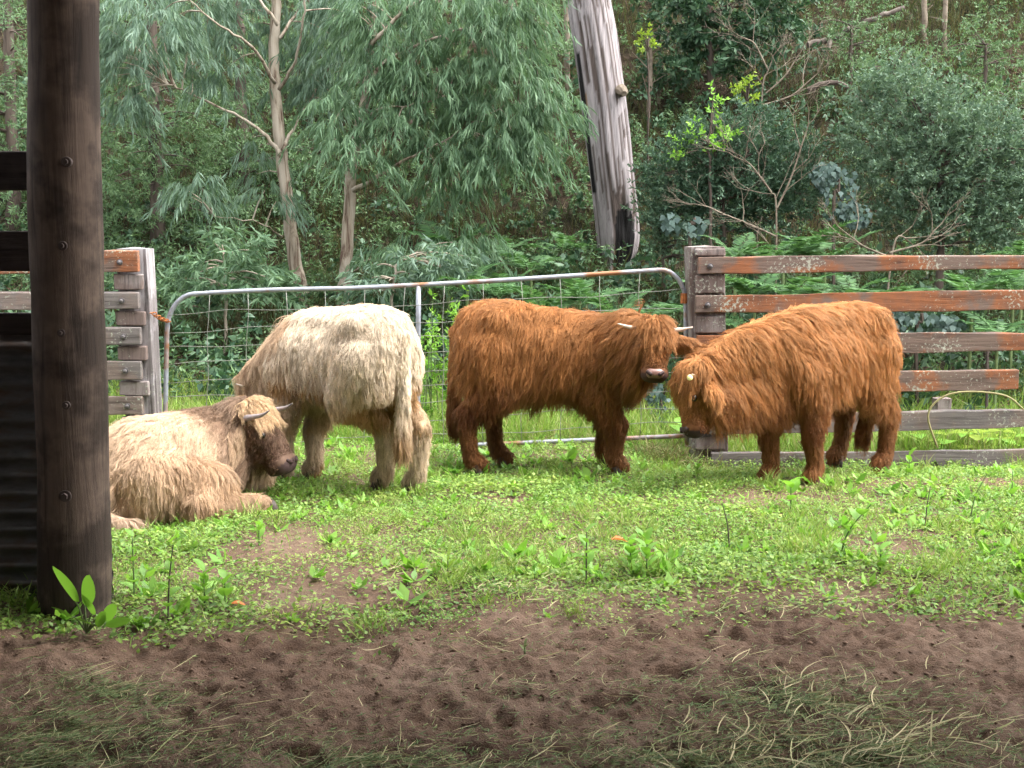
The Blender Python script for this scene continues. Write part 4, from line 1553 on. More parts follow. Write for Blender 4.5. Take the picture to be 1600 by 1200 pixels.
# -- bare branching shrubs
def bare(name, label, Y, stems, seed, depth=4, spread=.75, r=.010, group='bare shrubs behind the fence'):
    random.seed(seed)
    b = at(*stems[0][0], Y)
    zb = gz(b.x, Y)
    t = thing(name, (b.x, Y, zb), label, 'shrub', group)
    mb = MB()

    def grow(p, d, L, r, k):
        q = p + d * L
        m = (p + q) / 2 + Vector([random.uniform(-.06, .06) * L for _ in range(3)])
        mb.tube([p, m, q], [r, r * .85, r * .7], 5 if k > 1 else 4, cap=False)
        if k == 0:
            return
        for s in range(random.choice((2, 2, 3))):
            e = (d + Vector((random.uniform(-1, 1), random.uniform(-.7, .7), random.uniform(-.55, .75))) * spread).normalized()
            grow(q, e, L * random.uniform(.62, .9), r * .66, k - 1)
    for st in stems:
        pts = [at(u, v, Y) for (u, v) in st[:]]
        pts[0] = Vector((pts[0].x, Y, min(pts[0].z, gz(pts[0].x, Y) - .03))) if st is stems[0] else pts[0]
        pp = spline(pts, 5)
        mb.tube(pp, [r * (1 - .4 * i / len(pp)) for i in range(len(pp))], 7, cap=False)
        d = (pp[-1] - pp[-2]).normalized()
        grow(pp[-1], d, .15, r * .6, depth)
        for i in range(3, len(pp) - 1, 3):
            d2 = ((pp[i] - pp[i - 1]).normalized() + Vector((random.choice((-1, 1)) * random.uniform(.5, 1), random.uniform(-.5, .5), random.uniform(-.1, .5)))).normalized()
            grow(pp[i], d2, .18, r * .5, depth - 1)
    mb.build('stem', M['twig'], t, smooth=True)
    random.seed(seed + 1)


bare('bare_shrub', 'pale leafless shrub with crooked twigs above the fence post', 11.7, [[(1215, 392), (1213, 330), (1205, 300)], [(1214, 325), (1235, 280), (1255, 220)], [(1205, 300), (1175, 260), (1160, 250)], [(1214, 370), (1170, 350), (1120, 330)]], 21)
bare('bare_shrub', 'pale leafless branches spreading high above the bluish shrub', 13.6, [[(1185, 250), (1190, 160), (1200, 110)], [(1192, 150), (1225, 120), (1245, 90)], [(1200, 110), (1180, 70), (1165, 60)], [(1190, 165), (1235, 150), (1260, 130)]], 22)
bare('bare_shrub', 'low tangle of dry twigs along the top fence rail', 10.9, [[(1380, 430), (1395, 390), (1420, 372)], [(1385, 400), (1350, 385), (1330, 370)], [(1390, 395), (1440, 380), (1460, 360)]], 23, 3)


# -- thin saplings and a fallen log high on the slope
def pole(u0, v0, u1, v1, Y, r, label):
    b, tt = at(u0, v0, Y), at(u1, v1, Y)
    zb = gz(b.x, Y)
    t = thing('thin_sapling', (b.x, Y, zb), label, 'sapling', 'thin bare saplings on the slope')
    mb = MB()
    nodes = limb(mb, [Vector((b.x, Y, zb - .1)), b.lerp(tt, .35), b.lerp(tt, .7) + Vector((.02, 0, 0)), tt], r, r * .7, 8, 6, .008)
    mb.build('trunk', M['twig'], t, smooth=True)
    for k in range(5):
        p = nodes[8 + 2 * k]
        br = MB()
        br.tube([p, p + Vector((random.uniform(-.25, .25), random.uniform(-.1, .1), random.uniform(.05, .3)))], [r * .3, r * .12], 5)
        br.build('branch', M['twig'], t)


pole(1446, 110, 1440, -90, 18.0, .045, 'pinkish thin bare sapling high on the slope, left of a pair')
pole(1476, 130, 1474, -90, 18.0, .042, 'thin grey bare sapling high on the slope, right of a pair')
pole(1012, 230, 1016, 60, 16.5, .03, 'thin stem in the dark gap beside the dead trunk')
pole(1030, 200, 1028, 40, 17.0, .03, 'second thin stem in the dark gap beside the dead trunk')
pole(890, 250, 880, -60, 17.0, .045, 'thin dark sapling just left of the dead trunk')
pole(852, 240, 850, -60, 18.0, .04, 'thin straight sapling behind the drooping gum crown')
lg = thing('fallen_log', at(1290, 70, 17.3), 'broken grey log lying high on the slope', 'log')
mb = MB()
limb(mb, [at(1262, 70, 17.3), at(1300, 60, 17.35), at(1330, 42, 17.4), at(1370, 28, 17.5), at(1412, 12, 17.6)], .045, .03, 10, 4, .02)
mb.tube([at(1297, 62, 17.3), at(1295, 78, 17.2)], [.035, .02], 7)
mb.build('trunk', M['log'], lg)
lg = thing('fallen_log', at(1290, 135, 15.2), 'dark curved fallen branch left of the large grey-green shrub', 'log')
mb = MB()
limb(mb, [at(1262, 140, 15.2), at(1300, 128, 15.2), at(1330, 140, 15.1), at(1350, 165, 15.0)], .035, .02, 9, 4, .01)
mb.build('trunk', M['brown_bark'], lg)


# -- vines with pale leaves
def vine(label, Y, blobs, n_leaf, L=.07, stump=None):
    b = at(*blobs[0][:2], Y)
    t = thing('pale_vine', (b.x, Y, gz(b.x, Y)), label, 'vine', 'pale-leaved vines')
    lv = Leaves()
    mb = MB()
    for (u, v, ru, rv) in blobs:
        c = np.array(at(u, v, Y))
        q = ball(n_leaf, .6)
        s = Y / FPX
        Pp = c + q * np.array([ru * s, ru * s, rv * s])
        D = np.tile(np.array([0, -.35, -1.0]), (n_leaf, 1)) + rng.normal(0, .35, (n_leaf, 3))
        lv.kites(Pp, D, rng.uniform(.7, 1.2, n_leaf) * L, rng.uniform(.75, .95, n_leaf) * L, .08, .35, nrm=np.tile([0, -1, .6], (n_leaf, 1)))
    c = at(*blobs[0][:2], Y)
    u, v, ru, rv = blobs[0]
    mb.tube(spline([Vector((c.x, Y, gz(c.x, Y) - .05)), c - Vector((.04, 0, .1)), c, at(u, v - rv * .7, Y)], 4), .016, 6)
    mb.build('stem', M['brown_bark'], t)
    lv.build('leaves', M['vine_leaf'], t)


vine('pale-leaved vine draped over a stump between the two big shrubs', 11.9, [(1310, 300, 30, 46), (1290, 270, 22, 22), (1335, 335, 24, 20)], 120, .062)
vine('pale vine with heart-shaped leaves behind the second fence rail', 10.2, [(1440, 502, 50, 18), (1480, 505, 26, 14), (1400, 495, 18, 14)], 90, .06)
vine('pale vine leaves climbing beside the dead trunk base', 11.8, [(1085, 350, 20, 14), (1050, 345, 14, 14)], 26, .085)
vine('blue-grey vine leaves behind the middle of the gate right end', 9.9, [(1032, 640, 20, 30), (1020, 610, 16, 20)], 60, .05)


# -- ferns
def frond_mesh(L, npairs, arch, seed):
    r = np.random.default_rng(seed)
    lv = Leaves()
    tt = np.linspace(.12, .98, npairs)
    px_ = L * tt
    pz_ = L * arch * (tt - 1.25 * tt ** 2)
    w = .34 * L * np.sin(np.pi * np.clip(tt * .86 + .1, 0, 1)) * (1 - .35 * tt)
    for s in (-1, 1):
        P_ = np.stack([px_, np.zeros(npairs), pz_], -1)
        D = np.stack([np.full(npairs, .45), np.full(npairs, s * 1.0), np.full(npairs, -.18)], -1) + r.normal(0, .06, (npairs, 3))
        lv.kites(P_, D, w, w * .16 + .008, -.04, .35, nrm=np.tile([0, 0, 1.0], (npairs, 1)))
    ts = np.linspace(0, 1, 7)
    V0 = np.concatenate(lv.V)
    me = Leaves()
    P_ = np.stack([L * ts, 0 * ts, L * arch * (ts - 1.25 * ts ** 2)], -1)
    seg = P_[1:] - P_[:-1]
    lv.kites(P_[:-1], seg, np.linalg.norm(seg, axis=1) * 1.05, .010, 0, .5, nrm=np.tile([0, 0, 1.0], (6, 1)))
    return lv.mesh('frond', M['fern_leaf'])


FROND = [frond_mesh(.5, 22, .55, 1), frond_mesh(.45, 20, .8, 2), frond_mesh(.56, 24, .35, 3)]


def fern(u, v, Y, label, sc=1.0, n=7):
    p = at(u, v, Y)
    g_ = gz(p.x, Y)
    zz = max(g_, p.z - .15)
    t = thing('fern', (p.x, Y, g_), label, 'fern', 'ferns along the forest edge')
    a0 = random.uniform(0, 6.28)
    for k in range(n):
        o = bpy.data.objects.new('frond', random.choice(FROND))
        COL.objects.link(o)
        o.parent = t
        o.location = (0, 0, zz - g_)
        o.rotation_euler = (random.uniform(-.2, .2), -random.uniform(.1, .75), a0 + 6.283 * k / n + random.uniform(-.3, .3))
        s = sc * random.uniform(.7, 1.15)
        o.scale = (s, s, s)
    if zz - g_ > .03:
        MB().tube([(p.x, Y, g_ - .05), (p.x, Y, zz + .01)], [.02, .012], 6).build('stem', M['green_stem'], t)


ferns = [(1265, 372, 11.2, 'bright fern above the top rail left of the vine stump'), (1225, 385, 11.0, 'fern below the bare crooked shrub above the top rail'), (1150, 382, 11.1, 'fern just right of the right fence post top'),
         (905, 450, 11.0, 'fern seen through the gate below the dead trunk'), (850, 470, 10.8, 'fern seen through the gate above the middle calf'),
         (780, 440, 11.6, 'fern above the gate left of the dead trunk'), (960, 470, 10.7, 'fern behind the gate directly below the dead trunk'), (1010, 470, 10.6, 'fern behind the right end of the gate'), (1180, 440, 10.4, 'fern between the top two rails by the post'),
         (1240, 440, 10.5, 'fern between the top two rails left of centre'), (1330, 440, 10.6, 'fern between the top two rails above the orange calf'), (1520, 445, 10.4, 'fern between the top two rails near the right edge'), (1180, 505, 10.2, 'fern behind the second rail gap by the post'),
         (1560, 500, 10.1, 'fern behind the second rail gap at the right edge'), (700, 380, 12.2, 'fern under the forked gum right of its trunk'), (1390, 445, 10.3, 'fern between the top two rails beside the vine'), (1585, 430, 10.6, 'fern above the second rail at the far right'),
         (880, 370, 13.2, 'fern on the bank just left of the dead trunk'), (790, 370, 13.0, 'fern on the bank under the drooping gum crown'), (1600, 380, 11.5, 'fern under the big grey-green shrub at the right edge'), (1110, 430, 10.4, 'fern directly behind the right fence post'),
         (730, 430, 11.2, 'fern above the gate behind the middle calf rump'), (830, 400, 12.2, 'fern on the bank above the gate, below the gum crown'), (1290, 392, 11.3, 'fern below the vine-covered stump')]
random.seed(5)
for (u, v, Y, lb) in ferns:
    fern(u, v, Y, lb, random.uniform(.8, 1.15), random.choice((6, 7, 8)))
# ------------------------------------------------------------------ forest floor growth
def on_ground(x, y, dz=0.0):
    return np.stack([x, y, surf_z(x, y) + dz], -1)


und = Leaves()
n = 11000                                           # leafy scrub over the lower slope, thicker to the left
y = 10.3 + 12 * rng.random(n)
x = (rng.random(n) - .5) * (1.15 * y)
keep = rng.random(n) < np.where(x < 1.0, .95, np.where(y < 13.2, .85, .5))
x, y = x[keep], y[keep]
hgt = rng.uniform(.0, .75, len(x)) * np.where(y < 12, .55, 1) * fbm(x * .9, y * .9, 41)
P0 = on_ground(x, y)
P0[:, 2] += hgt
und.sprays(P0, rng.normal(0, .7, (len(x), 3)) + np.array([0, -.3, .7]), 20, .28, .065, .022, .75, .15)
tag(und.build('undergrowth', M['fine_leaf']), 'dense low green scrub covering the forest floor', kind='stuff')
und2 = Leaves()
n = 1500
y = 10.2 + 7 * rng.random(n) ** 1.3
x = (rng.random(n) - .5) * (1.1 * y)
P0 = on_ground(x, y)
P0[:, 2] += rng.uniform(0, .4, n)
und2.sprays(P0, rng.normal(0, .7, (n, 3)) + np.array([0, -.4, .6]), 14, .22, .09, .05, .75, .1)
tag(und2.build('broadleaf_undergrowth', M['dark_leaf']), 'dark broad-leaved scrub on the forest floor', kind='stuff')
tuft = Leaves()
n = 7500                                           # arching dry tufts on the open slope
y = 11.5 + 12 * rng.random(n)
x = (rng.random(n) - .35) * (1.1 * y)
P0 = on_ground(x, y)
a = rng.uniform(0, 6.28, (n, 16))
D = np.stack([np.cos(a), np.sin(a), rng.uniform(.3, 1.6, a.shape)], -1)
Pq = np.repeat(P0[:, None], 16, 1) + rng.normal(0, .03, (n, 16, 3)) * np.array([1, 1, 0])
L = rng.uniform(.18, .5, n * 16)
tuft.kites(Pq.reshape(-1, 3), D.reshape(-1, 3), L, .010, -.22, .5, nrm=np.tile([0, 0, 1.0], (n * 16, 1)))
tag(tuft.build('hill_grass', M['dry_grass']), 'arching tufts of half-dry grass on the steep slope', kind='stuff')
lit = Leaves()
n = 26000
y = 10.5 + 13 * rng.random(n)
x = (rng.random(n) - .5) * (1.1 * y)
lit.kites(on_ground(x, y, .02), rng.normal(0, 1, (n, 3)) * np.array([1, 1, .25]), rng.uniform(.05, .13, n), rng.uniform(.015, .04, n), .1, nrm=np.tile([0, -.5, 1.0], (n, 1)))
M['litter_leaf'] = leaf_mat('fallen_leaves', [(.03, .02, .013), (.055, .036, .023), (.095, .064, .042), (.05, .05, .03)], .1, .8, .15)
tag(lit.build('fallen_leaves', M['litter_leaf']), 'brown fallen leaves littering the slope', kind='stuff')

# ------------------------------------------------------------------ paddock: low green growth, patchy, thinning out into bare dirt
def cover(x, y):
    e = y - edge_y(x) + 1.0 * (fbm(x * 2.3 + 9, y * 2.3, 73, 3) - .5)
    base = sstep(-.60, .55, e) ** 2
    p = fbm(x * 1.7 + 25, y * 1.7 + 4, 75, 4)
    bare_ = sstep(.39, .51, p + .15 * sstep(.2, 1.6, e))
    path = 1
    return base * (.20 + .80 * bare_) * path


def scatter(n, y0, y1, width, fn):
    y = y0 + (y1 - y0) * rng.random(n)
    x = (rng.random(n) - .5) * (width * y + 1.2)
    k = rng.random(n) < fn(x, y)
    return x[k], y[k]


lawn = Leaves()
x, y = scatter(310000, 4.0, 10.6, .86, cover)
n = len(x)
hl = fbm(x * 2.2, y * 2.2, 81, 3)
P0 = on_ground(x, y)
P0[:, 2] += rng.random(n) * (.012 + .055 * sstep(.35, .7, hl))
D = rng.normal(0, 1, (n, 3)) * np.array([1, 1, .35]) + np.array([0, 0, .25])
L = rng.uniform(.009, .024, n) * (.55 + 1.1 * fbm(x * 1.1 + 3, y * 1.1, 87, 3))
lawn.kites(P0, D, L, L * rng.uniform(.45, .8, n), .1, .45, nrm=np.tile([0, 0, 1.0], (n, 1)))
tag(lawn.build('ground_cover', M['lawn_leaf']), 'bright green low weeds carpeting the paddock', kind='stuff')

gr = Leaves()
x, y = scatter(60000, 4.5, 10.6, .86, lambda x, y: cover(x, y) * sstep(.38, .62, fbm(x * 1.8 + 40, y * 1.8, 83)))
n = len(x)
a = rng.uniform(0, 6.28, n)
D = np.stack([np.cos(a) * .7, np.sin(a) * .7, rng.uniform(.3, 1.5, n)], -1)
gr.kites(on_ground(x, y), D, rng.uniform(.03, .10, n), rng.uniform(.003, .006, n), -.12, .5)
cx, cy = scatter(230, 4.7, 10, .86, cover)          # clumps of taller grass
for k in range(len(cx)):
    m = 34
    a = rng.uniform(0, 6.28, m)
    s = rng.uniform(.5, 1.25)
    P0 = on_ground(cx[k] + rng.normal(0, .03 * s, m), cy[k] + rng.normal(0, .03 * s, m))
    gr.kites(P0, np.stack([np.cos(a) * .6, np.sin(a) * .6, rng.uniform(.4, 1.3, m)], -1), rng.uniform(.06, .15, m) * s, rng.uniform(.004, .007, m), -.14, .5)
px0, py0 = scatter(5000, 8.9, 10.8, .9, lambda x, y: np.full(len(x), .8))   # long grass beyond the gate
m = len(px0)
a = rng.uniform(0, 6.28, (m, 6))
D = np.stack([np.cos(a) * .5, np.sin(a) * .5, rng.uniform(.5, 1.5, a.shape)], -1)
gr.kites(np.repeat(on_ground(px0, py0)[:, None], 6, 1).reshape(-1, 3), D.reshape(-1, 3), rng.uniform(.10, .32, m * 6), rng.uniform(.005, .009, m * 6), -.15, .5)
tag(gr.build('grass', M['blade']), 'tufts of bright grass scattered through the paddock', kind='stuff')

br = Leaves()                                       # broad rosettes
cx, cy = scatter(1500, 4.6, 10.8, .86, lambda x, y: np.maximum(cover(x, y), .0) * .75 + .2 * (y > 8.9))
for k in range(len(cx)):
    m = int(rng.integers(5, 10))
    s = rng.uniform(.6, 1.3)
    a = rng.uniform(0, 6.28, m)
    D = np.stack([np.cos(a), np.sin(a), rng.uniform(.15, 1.1, m)], -1)
    L = rng.uniform(.035, .09, m) * s
    br.kites(on_ground(np.full(m, cx[k]), np.full(m, cy[k]), .008), D, L, L * rng.uniform(.30, .5, m), -.08, .55, nrm=np.tile([0, 0, 1.0], (m, 1)))
tag(br.build('broadleaf_weeds', M['bright_leaf']), 'small broad-leaved weeds dotted through the paddock', kind='stuff')


# ------------------------------------------------------------------ taller single weeds
def big_leaf(mb, p, d, L, W, cup=.15):
    """leaf blade with midrib fold"""
    d = Vector(d).normalized()
    s = d.cross(Vector((0, 0, 1)))
    s = s.normalized() if s.length > .05 else Vector((1, 0, 0))
    u = s.cross(d)
    V, F = [], []
    K = 7
    for i in range(K):
        t = i / (K - 1)
        c = Vector(p) + d * (L * t) - Vector((0, 0, 1)) * (.28 * L * t * t)
        w = W / 2 * math.sin(math.pi * min(1, .08 + .92 * t ** .8)) ** .8
        V += [c - s * w + u * (cup * w), c, c + s * w + u * (cup * w)]
    for i in range(K - 1):
        F += [(3 * i, 3 * i + 1, 3 * i + 4, 3 * i + 3), (3 * i + 1, 3 * i + 2, 3 * i + 5, 3 * i + 4)]
    mb.add(V, F)


def weed(u, v, H, label, n=9, L=.07, W=.035, mat='bright_leaf', lean=(0, 0), stem='green_stem', top=True):
    p = px(u, v)
    p.z = float(surf_z(p.x, p.y))
    t = thing('tall_weed', p, label, 'weed', 'tall weeds standing in the paddock')
    tip = p + Vector((lean[0], lean[1], H))
    pp = spline([p - Vector((0, 0, .02)), p.lerp(tip, .5) + Vector((-lean[0] * .2, 0, .0)), tip], 5)
    MB().tube(pp, [.0045 * (1 - .6 * i / len(pp)) for i in range(len(pp))], 6).build('stem', M[stem], t, smooth=True)
    for k in range(n):
        q = pp[1 + int((len(pp) - 2) * (k / max(1, n - 1)))]
        a = k * 2.4 + random.uniform(-.4, .4)
        s = random.uniform(.6, 1.15)
        mb = MB()
        big_leaf(mb, q, (math.cos(a) * .8, math.sin(a) * .8 - .15, random.uniform(.5, 1.3)), L * s * 1.25, W * s * 1.3, .3)
        mb.build('leaf', M[mat], t, smooth=True)


random.seed(9)
weed(210, 930, .27, 'spindly weed stem nearest the shed post', 10, .06, .03)
weed(262, 975, .34, 'dark-stemmed tall weed just right of the shed post', 9, .06, .035, stem='dark_stem', lean=(.03, 0))
weed(320, 950, .17, 'short leafy weed at the edge of the dirt, left', 10, .075, .04)
weed(352, 945, .12, 'low broad-leaved weed beside the orange leaf', 7, .08, .045)
weed(405, 850, .10, 'small weed right of the lying cow hoof', 8, .06, .03)
weed(916, 915, .23, 'upright weed left of centre in front of the orange leaf', 9, .075, .04, stem='dark_stem')
weed(1140, 862, .22, 'thin bare dark weed stem in mid paddock', 3, .03, .012, stem='dark_stem', lean=(-.04, 0))
weed(1310, 880, .25, 'leaning branched weed in front of the orange calf', 10, .07, .04, lean=(.14, 0))
weed(1235, 800, .16, 'pale upright broad-leaved weed below the orange calf', 6, .11, .06)
weed(1445, 830, .22, 'wiry weed in front of the right fence', 5, .05, .02, stem='dark_stem', lean=(.02, 0))
weed(1515, 815, .24, 'tall thin weed near the right edge', 5, .05, .02, lean=(.08, 0))
weed(1580, 790, .20, 'leafy weed at the far right of the paddock', 8, .08, .035)
weed(1010, 905, .16, 'bushy weed at the edge of the dirt, centre', 12, .09, .03)
weed(985, 895, .13, 'low bushy weed touching the centre clump', 12, .08, .035)
weed(1420, 745, .14, 'leafy weed beside the orange calf hind hoof', 9, .08, .035)
weed(1090, 745, .10, 'low weed in front of the right fence post', 9, .06, .03)
weed(1375, 900, .11, 'small leafy weed by the dirt edge at right', 9, .07, .03)
weed(700, 905, .10, 'grassy weed clump at the dirt edge, left of centre', 14, .09, .012, mat='blade')
weed(820, 1020, .03, 'tiny weed sprig lying on the bare dirt', 4, .05, .012, mat='cut_grass')
for (u, v, lb) in ((672, 700, 'tall flowering weed behind the gate centre stay'), (700, 705, 'tall flowering weed behind the gate beside the middle calf rump')):
    p = at(u, v, 9.4)
    d = thing('flowering_weed', (p.x, 9.4, gz(p.x, 9.4)), lb, 'weed', 'tall weeds behind the gate')
    lv = Leaves()
    mbs = MB()
    for k in range(7):
        b0 = Vector((p.x + random.uniform(-.08, .08), 9.4 + random.uniform(-.1, .1), gz(p.x, 9.4)))
        t0_ = b0 + Vector((random.uniform(-.12, .12), 0, random.uniform(.6, 1.0)))
        mbs.tube([b0, b0.lerp(t0_, .5), t0_], [.006, .005, .002], 5)
        C_ = np.array([tuple(b0.lerp(t0_, q)) for q in rng.random(12)])
        lv.sprays(C_, rng.normal(0, .6, (12, 3)) + np.array([0, 0, .6]), 6, .10, .05, .018, .6, 0)
    mbs.build('stem', M['green_stem'], d)
    lv.build('leaves', M['bright_leaf'], d)


# dock plant at the foot of the shed post
dk = thing('dock_plant', px(135, 985), 'dock plant with two big upright leaves at the shed post foot', 'weed')
for (u0, v0, u1, v1, W) in ((118, 940, 82, 884, .085), (132, 945, 140, 898, .075), (145, 960, 128, 928, .05), (110, 965, 80, 948, .05), (160, 968, 182, 945, .05), (140, 975, 112, 965, .04), (165, 975, 205, 968, .04), (150, 978, 165, 955, .04)):
    b0 = px(135, 985)
    p0, p1 = at(u0, v0, b0.y - .03), at(u1, v1, b0.y - .10)
    mb = MB()
    mb.tube(spline([b0, b0.lerp(p0, .6) + Vector((0, 0, .02)), p0], 3), .0035, 5)
    mb.build('stem', M['green_stem'], dk)
    mb = MB()
    dd = p1 - p0
    s = Vector((.75, -.55, .1)) if W < .08 else Vector((.55, -.7, .45))
    s = (s - dd.normalized() * s.dot(dd.normalized())).normalized()
    V, F = [], []
    for i in range(8):
        t = i / 7
        c = p0 + dd * t
        w = W / 2 * math.sin(math.pi * min(1, .10 + .90 * t)) ** .7
        nrm = dd.normalized().cross(s)
        V += [c - s * w + nrm * (.2 * w), c, c + s * w + nrm * (.2 * w)]
    for i in range(7):
        F += [(3 * i, 3 * i + 1, 3 * i + 4, 3 * i + 3), (3 * i + 1, 3 * i + 2, 3 * i + 5, 3 * i + 4)]
    mb.add(V, F)
    mb.build('leaf', M['bright_leaf'], dk, smooth=True)


# broad yellow-green creeper behind the right fence
cp = thing('creeper_plant', at(1480, 700, 9.15), 'sprawling yellow-green creeper under the right fence rails', 'creeper')
mbs = MB()
for k in range(34):
    u, v = random.uniform(1395, 1600), random.uniform(672, 696)
    if k > 26:
        u, v = random.uniform(1060, 1080), random.uniform(655, 690)
    q = at(u, v, 9.15 + random.uniform(-.12, .25))
    mb = MB()
    a = random.uniform(0, 6.28)
    big_leaf(mb, q, (math.cos(a), math.sin(a) - .6, .25), random.uniform(.09, .17), random.uniform(.10, .16), .1)
    mb.build('leaf', M['lime_leaf' if k % 3 else 'bright_leaf'], cp, smooth=True)
    mbs.tube([q, q + Vector((0, .03, -q.z + gz(q.x, 9.2)))], .003, 4)
mbs.tube(spline([at(1465, 700, 8.66), at(1450, 650, 8.66), at(1470, 622, 8.66), at(1510, 612, 8.66), at(1570, 618, 8.66), at(1600, 640, 8.66)], 5), .007, 6)
tag(mbs.build('stalks', M['straw'], cp, smooth=True), kind='stuff')

# fallen orange leaves
for (u, v, s, lb) in ((955, 852, .055, 'orange fallen leaf in the middle of the paddock'), (362, 952, .04, 'orange-brown fallen leaf by the weeds left of the dirt')):
    p = px(u, v)
    mb = MB()
    big_leaf(mb, (p.x, p.y, float(surf_z(p.x, p.y)) + .03), (1, .1, .12), s * 1.5, s, .5)
    tag(mb.build('fallen_leaf', M['orange_leaf'], None, smooth=True), lb, 'leaf')

# ------------------------------------------------------------------ hay, straw and clods on the bare dirt
def strips(n_, zones, L0, L1, W0, W1, lift, mat, name, label):
    V, F = [], []
    pts = []
    tot = sum(z[4] for z in zones)
    for (u, v, ru, rv, wgt) in zones:
        m = int(n_ * wgt / tot)
        r_, a_ = np.abs(rng.normal(0, .75, m)) ** .8, rng.uniform(0, 6.28, m)
        for k in range(m):
            q = px(u + ru * r_[k] * math.cos(a_[k]), v + rv * r_[k] * math.sin(a_[k]))
            pts.append((q.x, q.y))
    pts = np.array(pts)
    m = len(pts)
    ang = rng.normal(0, .75, m) + np.where(rng.random(m) < .25, 1.2, 0) + .2
    L = rng.uniform(L0, L1, m) * rng.uniform(.4, 1, m)
    W = rng.uniform(W0, W1, m)
    cur = rng.normal(0, .6, m)
    K = 5
    tt = np.linspace(-.5, .5, K)
    th = ang[:, None] + cur[:, None] * tt[None]
    dx, dy = np.cos(th) * (L / (K - 1))[:, None], np.sin(th) * (L / (K - 1))[:, None]
    X = pts[:, :1] + np.cumsum(dx, 1)
    Y = pts[:, 1:] + np.cumsum(dy, 1)
    tilt = rng.normal(0, .22, m)
    lift_ = rng.random(m) * lift
    Z = np.maximum(surf_z(X, Y) + .003, (surf_z(X[:, 2], Y[:, 2]) + lift_)[:, None] + np.abs(tilt)[:, None] * L[:, None] * (tt[None] + .5) * .6)
    nx, ny = -np.sin(th), np.cos(th)
    roll = rng.uniform(-.9, .9, m)[:, None]
    w = W[:, None] / 2 * np.array([.6, 1, 1, .9, .3])[None]
    A_ = np.stack([X + nx * w * np.cos(roll), Y + ny * w * np.cos(roll), Z + w * np.sin(roll) + .002], -1)
    B_ = np.stack([X - nx * w * np.cos(roll), Y - ny * w * np.cos(roll), Z - w * np.sin(roll) + .002], -1)
    VV = np.stack([A_, B_], 2).reshape(m, K * 2, 3)
    idx = np.arange(m)[:, None] * (2 * K)
    FF = np.concatenate([np.stack([idx[:, 0] + 2 * k, idx[:, 0] + 2 * k + 1, idx[:, 0] + 2 * k + 3, idx[:, 0] + 2 * k + 2], -1) for k in range(K - 1)])
    o = put(name, mesh_data(name, VV.reshape(-1, 3), FF, M[mat]))
    return tag(o, label, kind='stuff')


HZ = [(110, 1120, 230, 60, 2.2), (60, 1180, 260, 50, 2.5), (560, 1175, 420, 45, 3.0), (1250, 1090, 230, 45, 3.0), (1330, 1165, 330, 60, 5.0), (1080, 1180, 260, 45, 2.5), (170, 1075, 120, 22, 1.2), (800, 1080, 800, 110, 1.6), (1200, 960, 500, 40, .8), (700, 1000, 760, 40, .5), (300, 975, 300, 22, .7)]
strips(24000, HZ, .012, .05, .0015, .0038, .016, 'cut_grass', 'cut_grass', 'dull green chopped grass strewn over the dirt')
strips(1500, HZ, .04, .18, .0015, .003, .022, 'straw', 'straw', 'pale straw stalks strewn over the dirt')
strips(200, [(1420, 1150, 200, 60, 3), (1180, 1180, 200, 40, 2), (1250, 1090, 180, 40, 1), (850, 1030, 200, 60, .5)], .10, .24, .003, .0055, .04, 'straw', 'long_hay', 'long pale hay stalks in the near right corner')
strips(900, [(800, 930, 850, 45, 2), (800, 860, 850, 60, 1)], .03, .12, .002, .004, .03, 'straw', 'grass_litter', 'dry stalks lying among the paddock weeds')


M['clod'] = plain_mat('soil_crumb', (.15, .098, .070), .95, .1, 0, .35, 9)


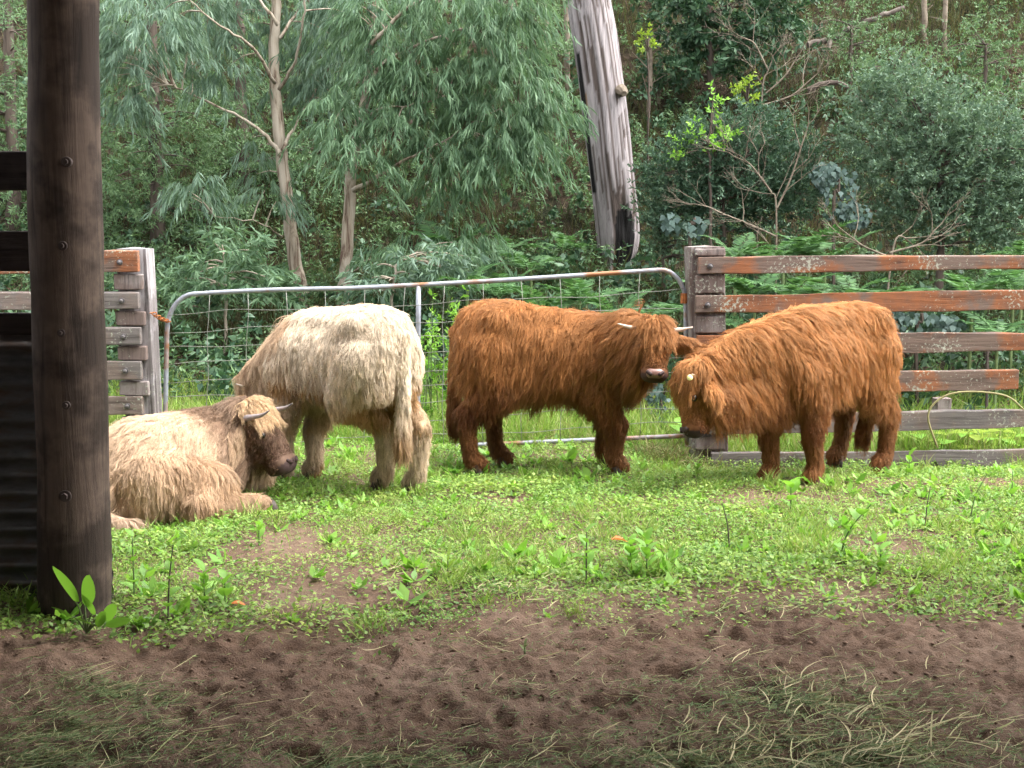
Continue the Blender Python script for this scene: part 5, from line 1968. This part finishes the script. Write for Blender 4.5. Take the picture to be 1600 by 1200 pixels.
def clods(n_):
    V, F = [], []
    ico = [(0, 0, 1), (.9, 0, .2), (.28, .85, .2), (-.72, .53, .2), (-.72, -.53, .2), (.28, -.85, .2), (0, 0, -.6)]
    fc = [(0, 1, 2), (0, 2, 3), (0, 3, 4), (0, 4, 5), (0, 5, 1), (6, 2, 1), (6, 3, 2), (6, 4, 3), (6, 5, 4), (6, 1, 5)]
    u = rng.uniform(-100, 1700, n_)
    v = rng.uniform(930, 1210, n_)
    for k in range(n_):
        q = px(u[k], v[k])
        s = .003 + .010 * rng.random() ** 3
        z = float(surf_z(q.x, q.y))
        b = len(V)
        R_ = rng.uniform(.6, 1.3, (7, 3))
        for i, p in enumerate(ico):
            V.append((q.x + p[0] * s * R_[i, 0], q.y + p[1] * s * R_[i, 1], z + p[2] * s * .7 * R_[i, 2] + s * .2))
        F += [tuple(b + i for i in f) for f in fc]
    o = put('soil_clods', mesh_data('soil_clods', V, F, M['clod']))
    return tag(o, 'small crumbs and clods of brown soil', kind='stuff')


clods(1800)


# dry grass bunch below the gate hinge, and a little stump post behind the right rails
dg_ = thing('dry_grass_bunch', (at(1040, 715, 8.62).x, 8.62, gz(1.05, 8.62)), 'bunch of dry grass below the right end of the gate', 'grass')
lv = Leaves()
m = 420
bx = at(1040, 715, 8.62).x + rng.normal(0, .13, m)
by = 8.62 + rng.normal(0, .06, m)
a = rng.uniform(0, 6.28, m)
lv.kites(on_ground(bx, by), np.stack([np.cos(a) * .8, np.sin(a) * .8, rng.uniform(.2, 1.2, m)], -1), rng.uniform(.08, .26, m), .006, -.2, .5)
M['dry_bunch'] = leaf_mat('dry_bunch', [(.16, .13, .06), (.22, .19, .09), (.14, .18, .06), (.10, .15, .04)], .25, .6, .2)
lv.build('blades', M['dry_bunch'], dg_)
st = thing('stump_post', (at(1472, 640, 9.6).x, 9.6, gz(2.9, 9.6)), 'short grey stump post behind the right fence rails', 'post')
hewn_post('stump', (at(1472, 640, 9.6).x, 9.6, gz(3.2, 9.6) - .1), (at(1472, 622, 9.6).x, 9.6, at(1472, 622, 9.6).z), .13, .12, M['post_wood'], st, 5)
for (u, v0, v1, lb) in ((1543, 545, 640, 'rusty steel picket behind the right fence rails'),):
    q0, q1 = at(u, v1, 9.9), at(u, v0, 9.9)
    pk = MB()
    pk.tube([(q0.x, 9.9, gz(q0.x, 9.9) - .1), (q1.x, 9.9, q1.z)], .013, 6)
    pk.tube([(q1.x - .02, 9.9, q1.z - .03), (q1.x + .02, 9.9, q1.z - .03)], .006, 5)
    tag(pk.build('steel_picket', M['old_bolt']), lb, 'picket', 'rusty pickets behind the fence')
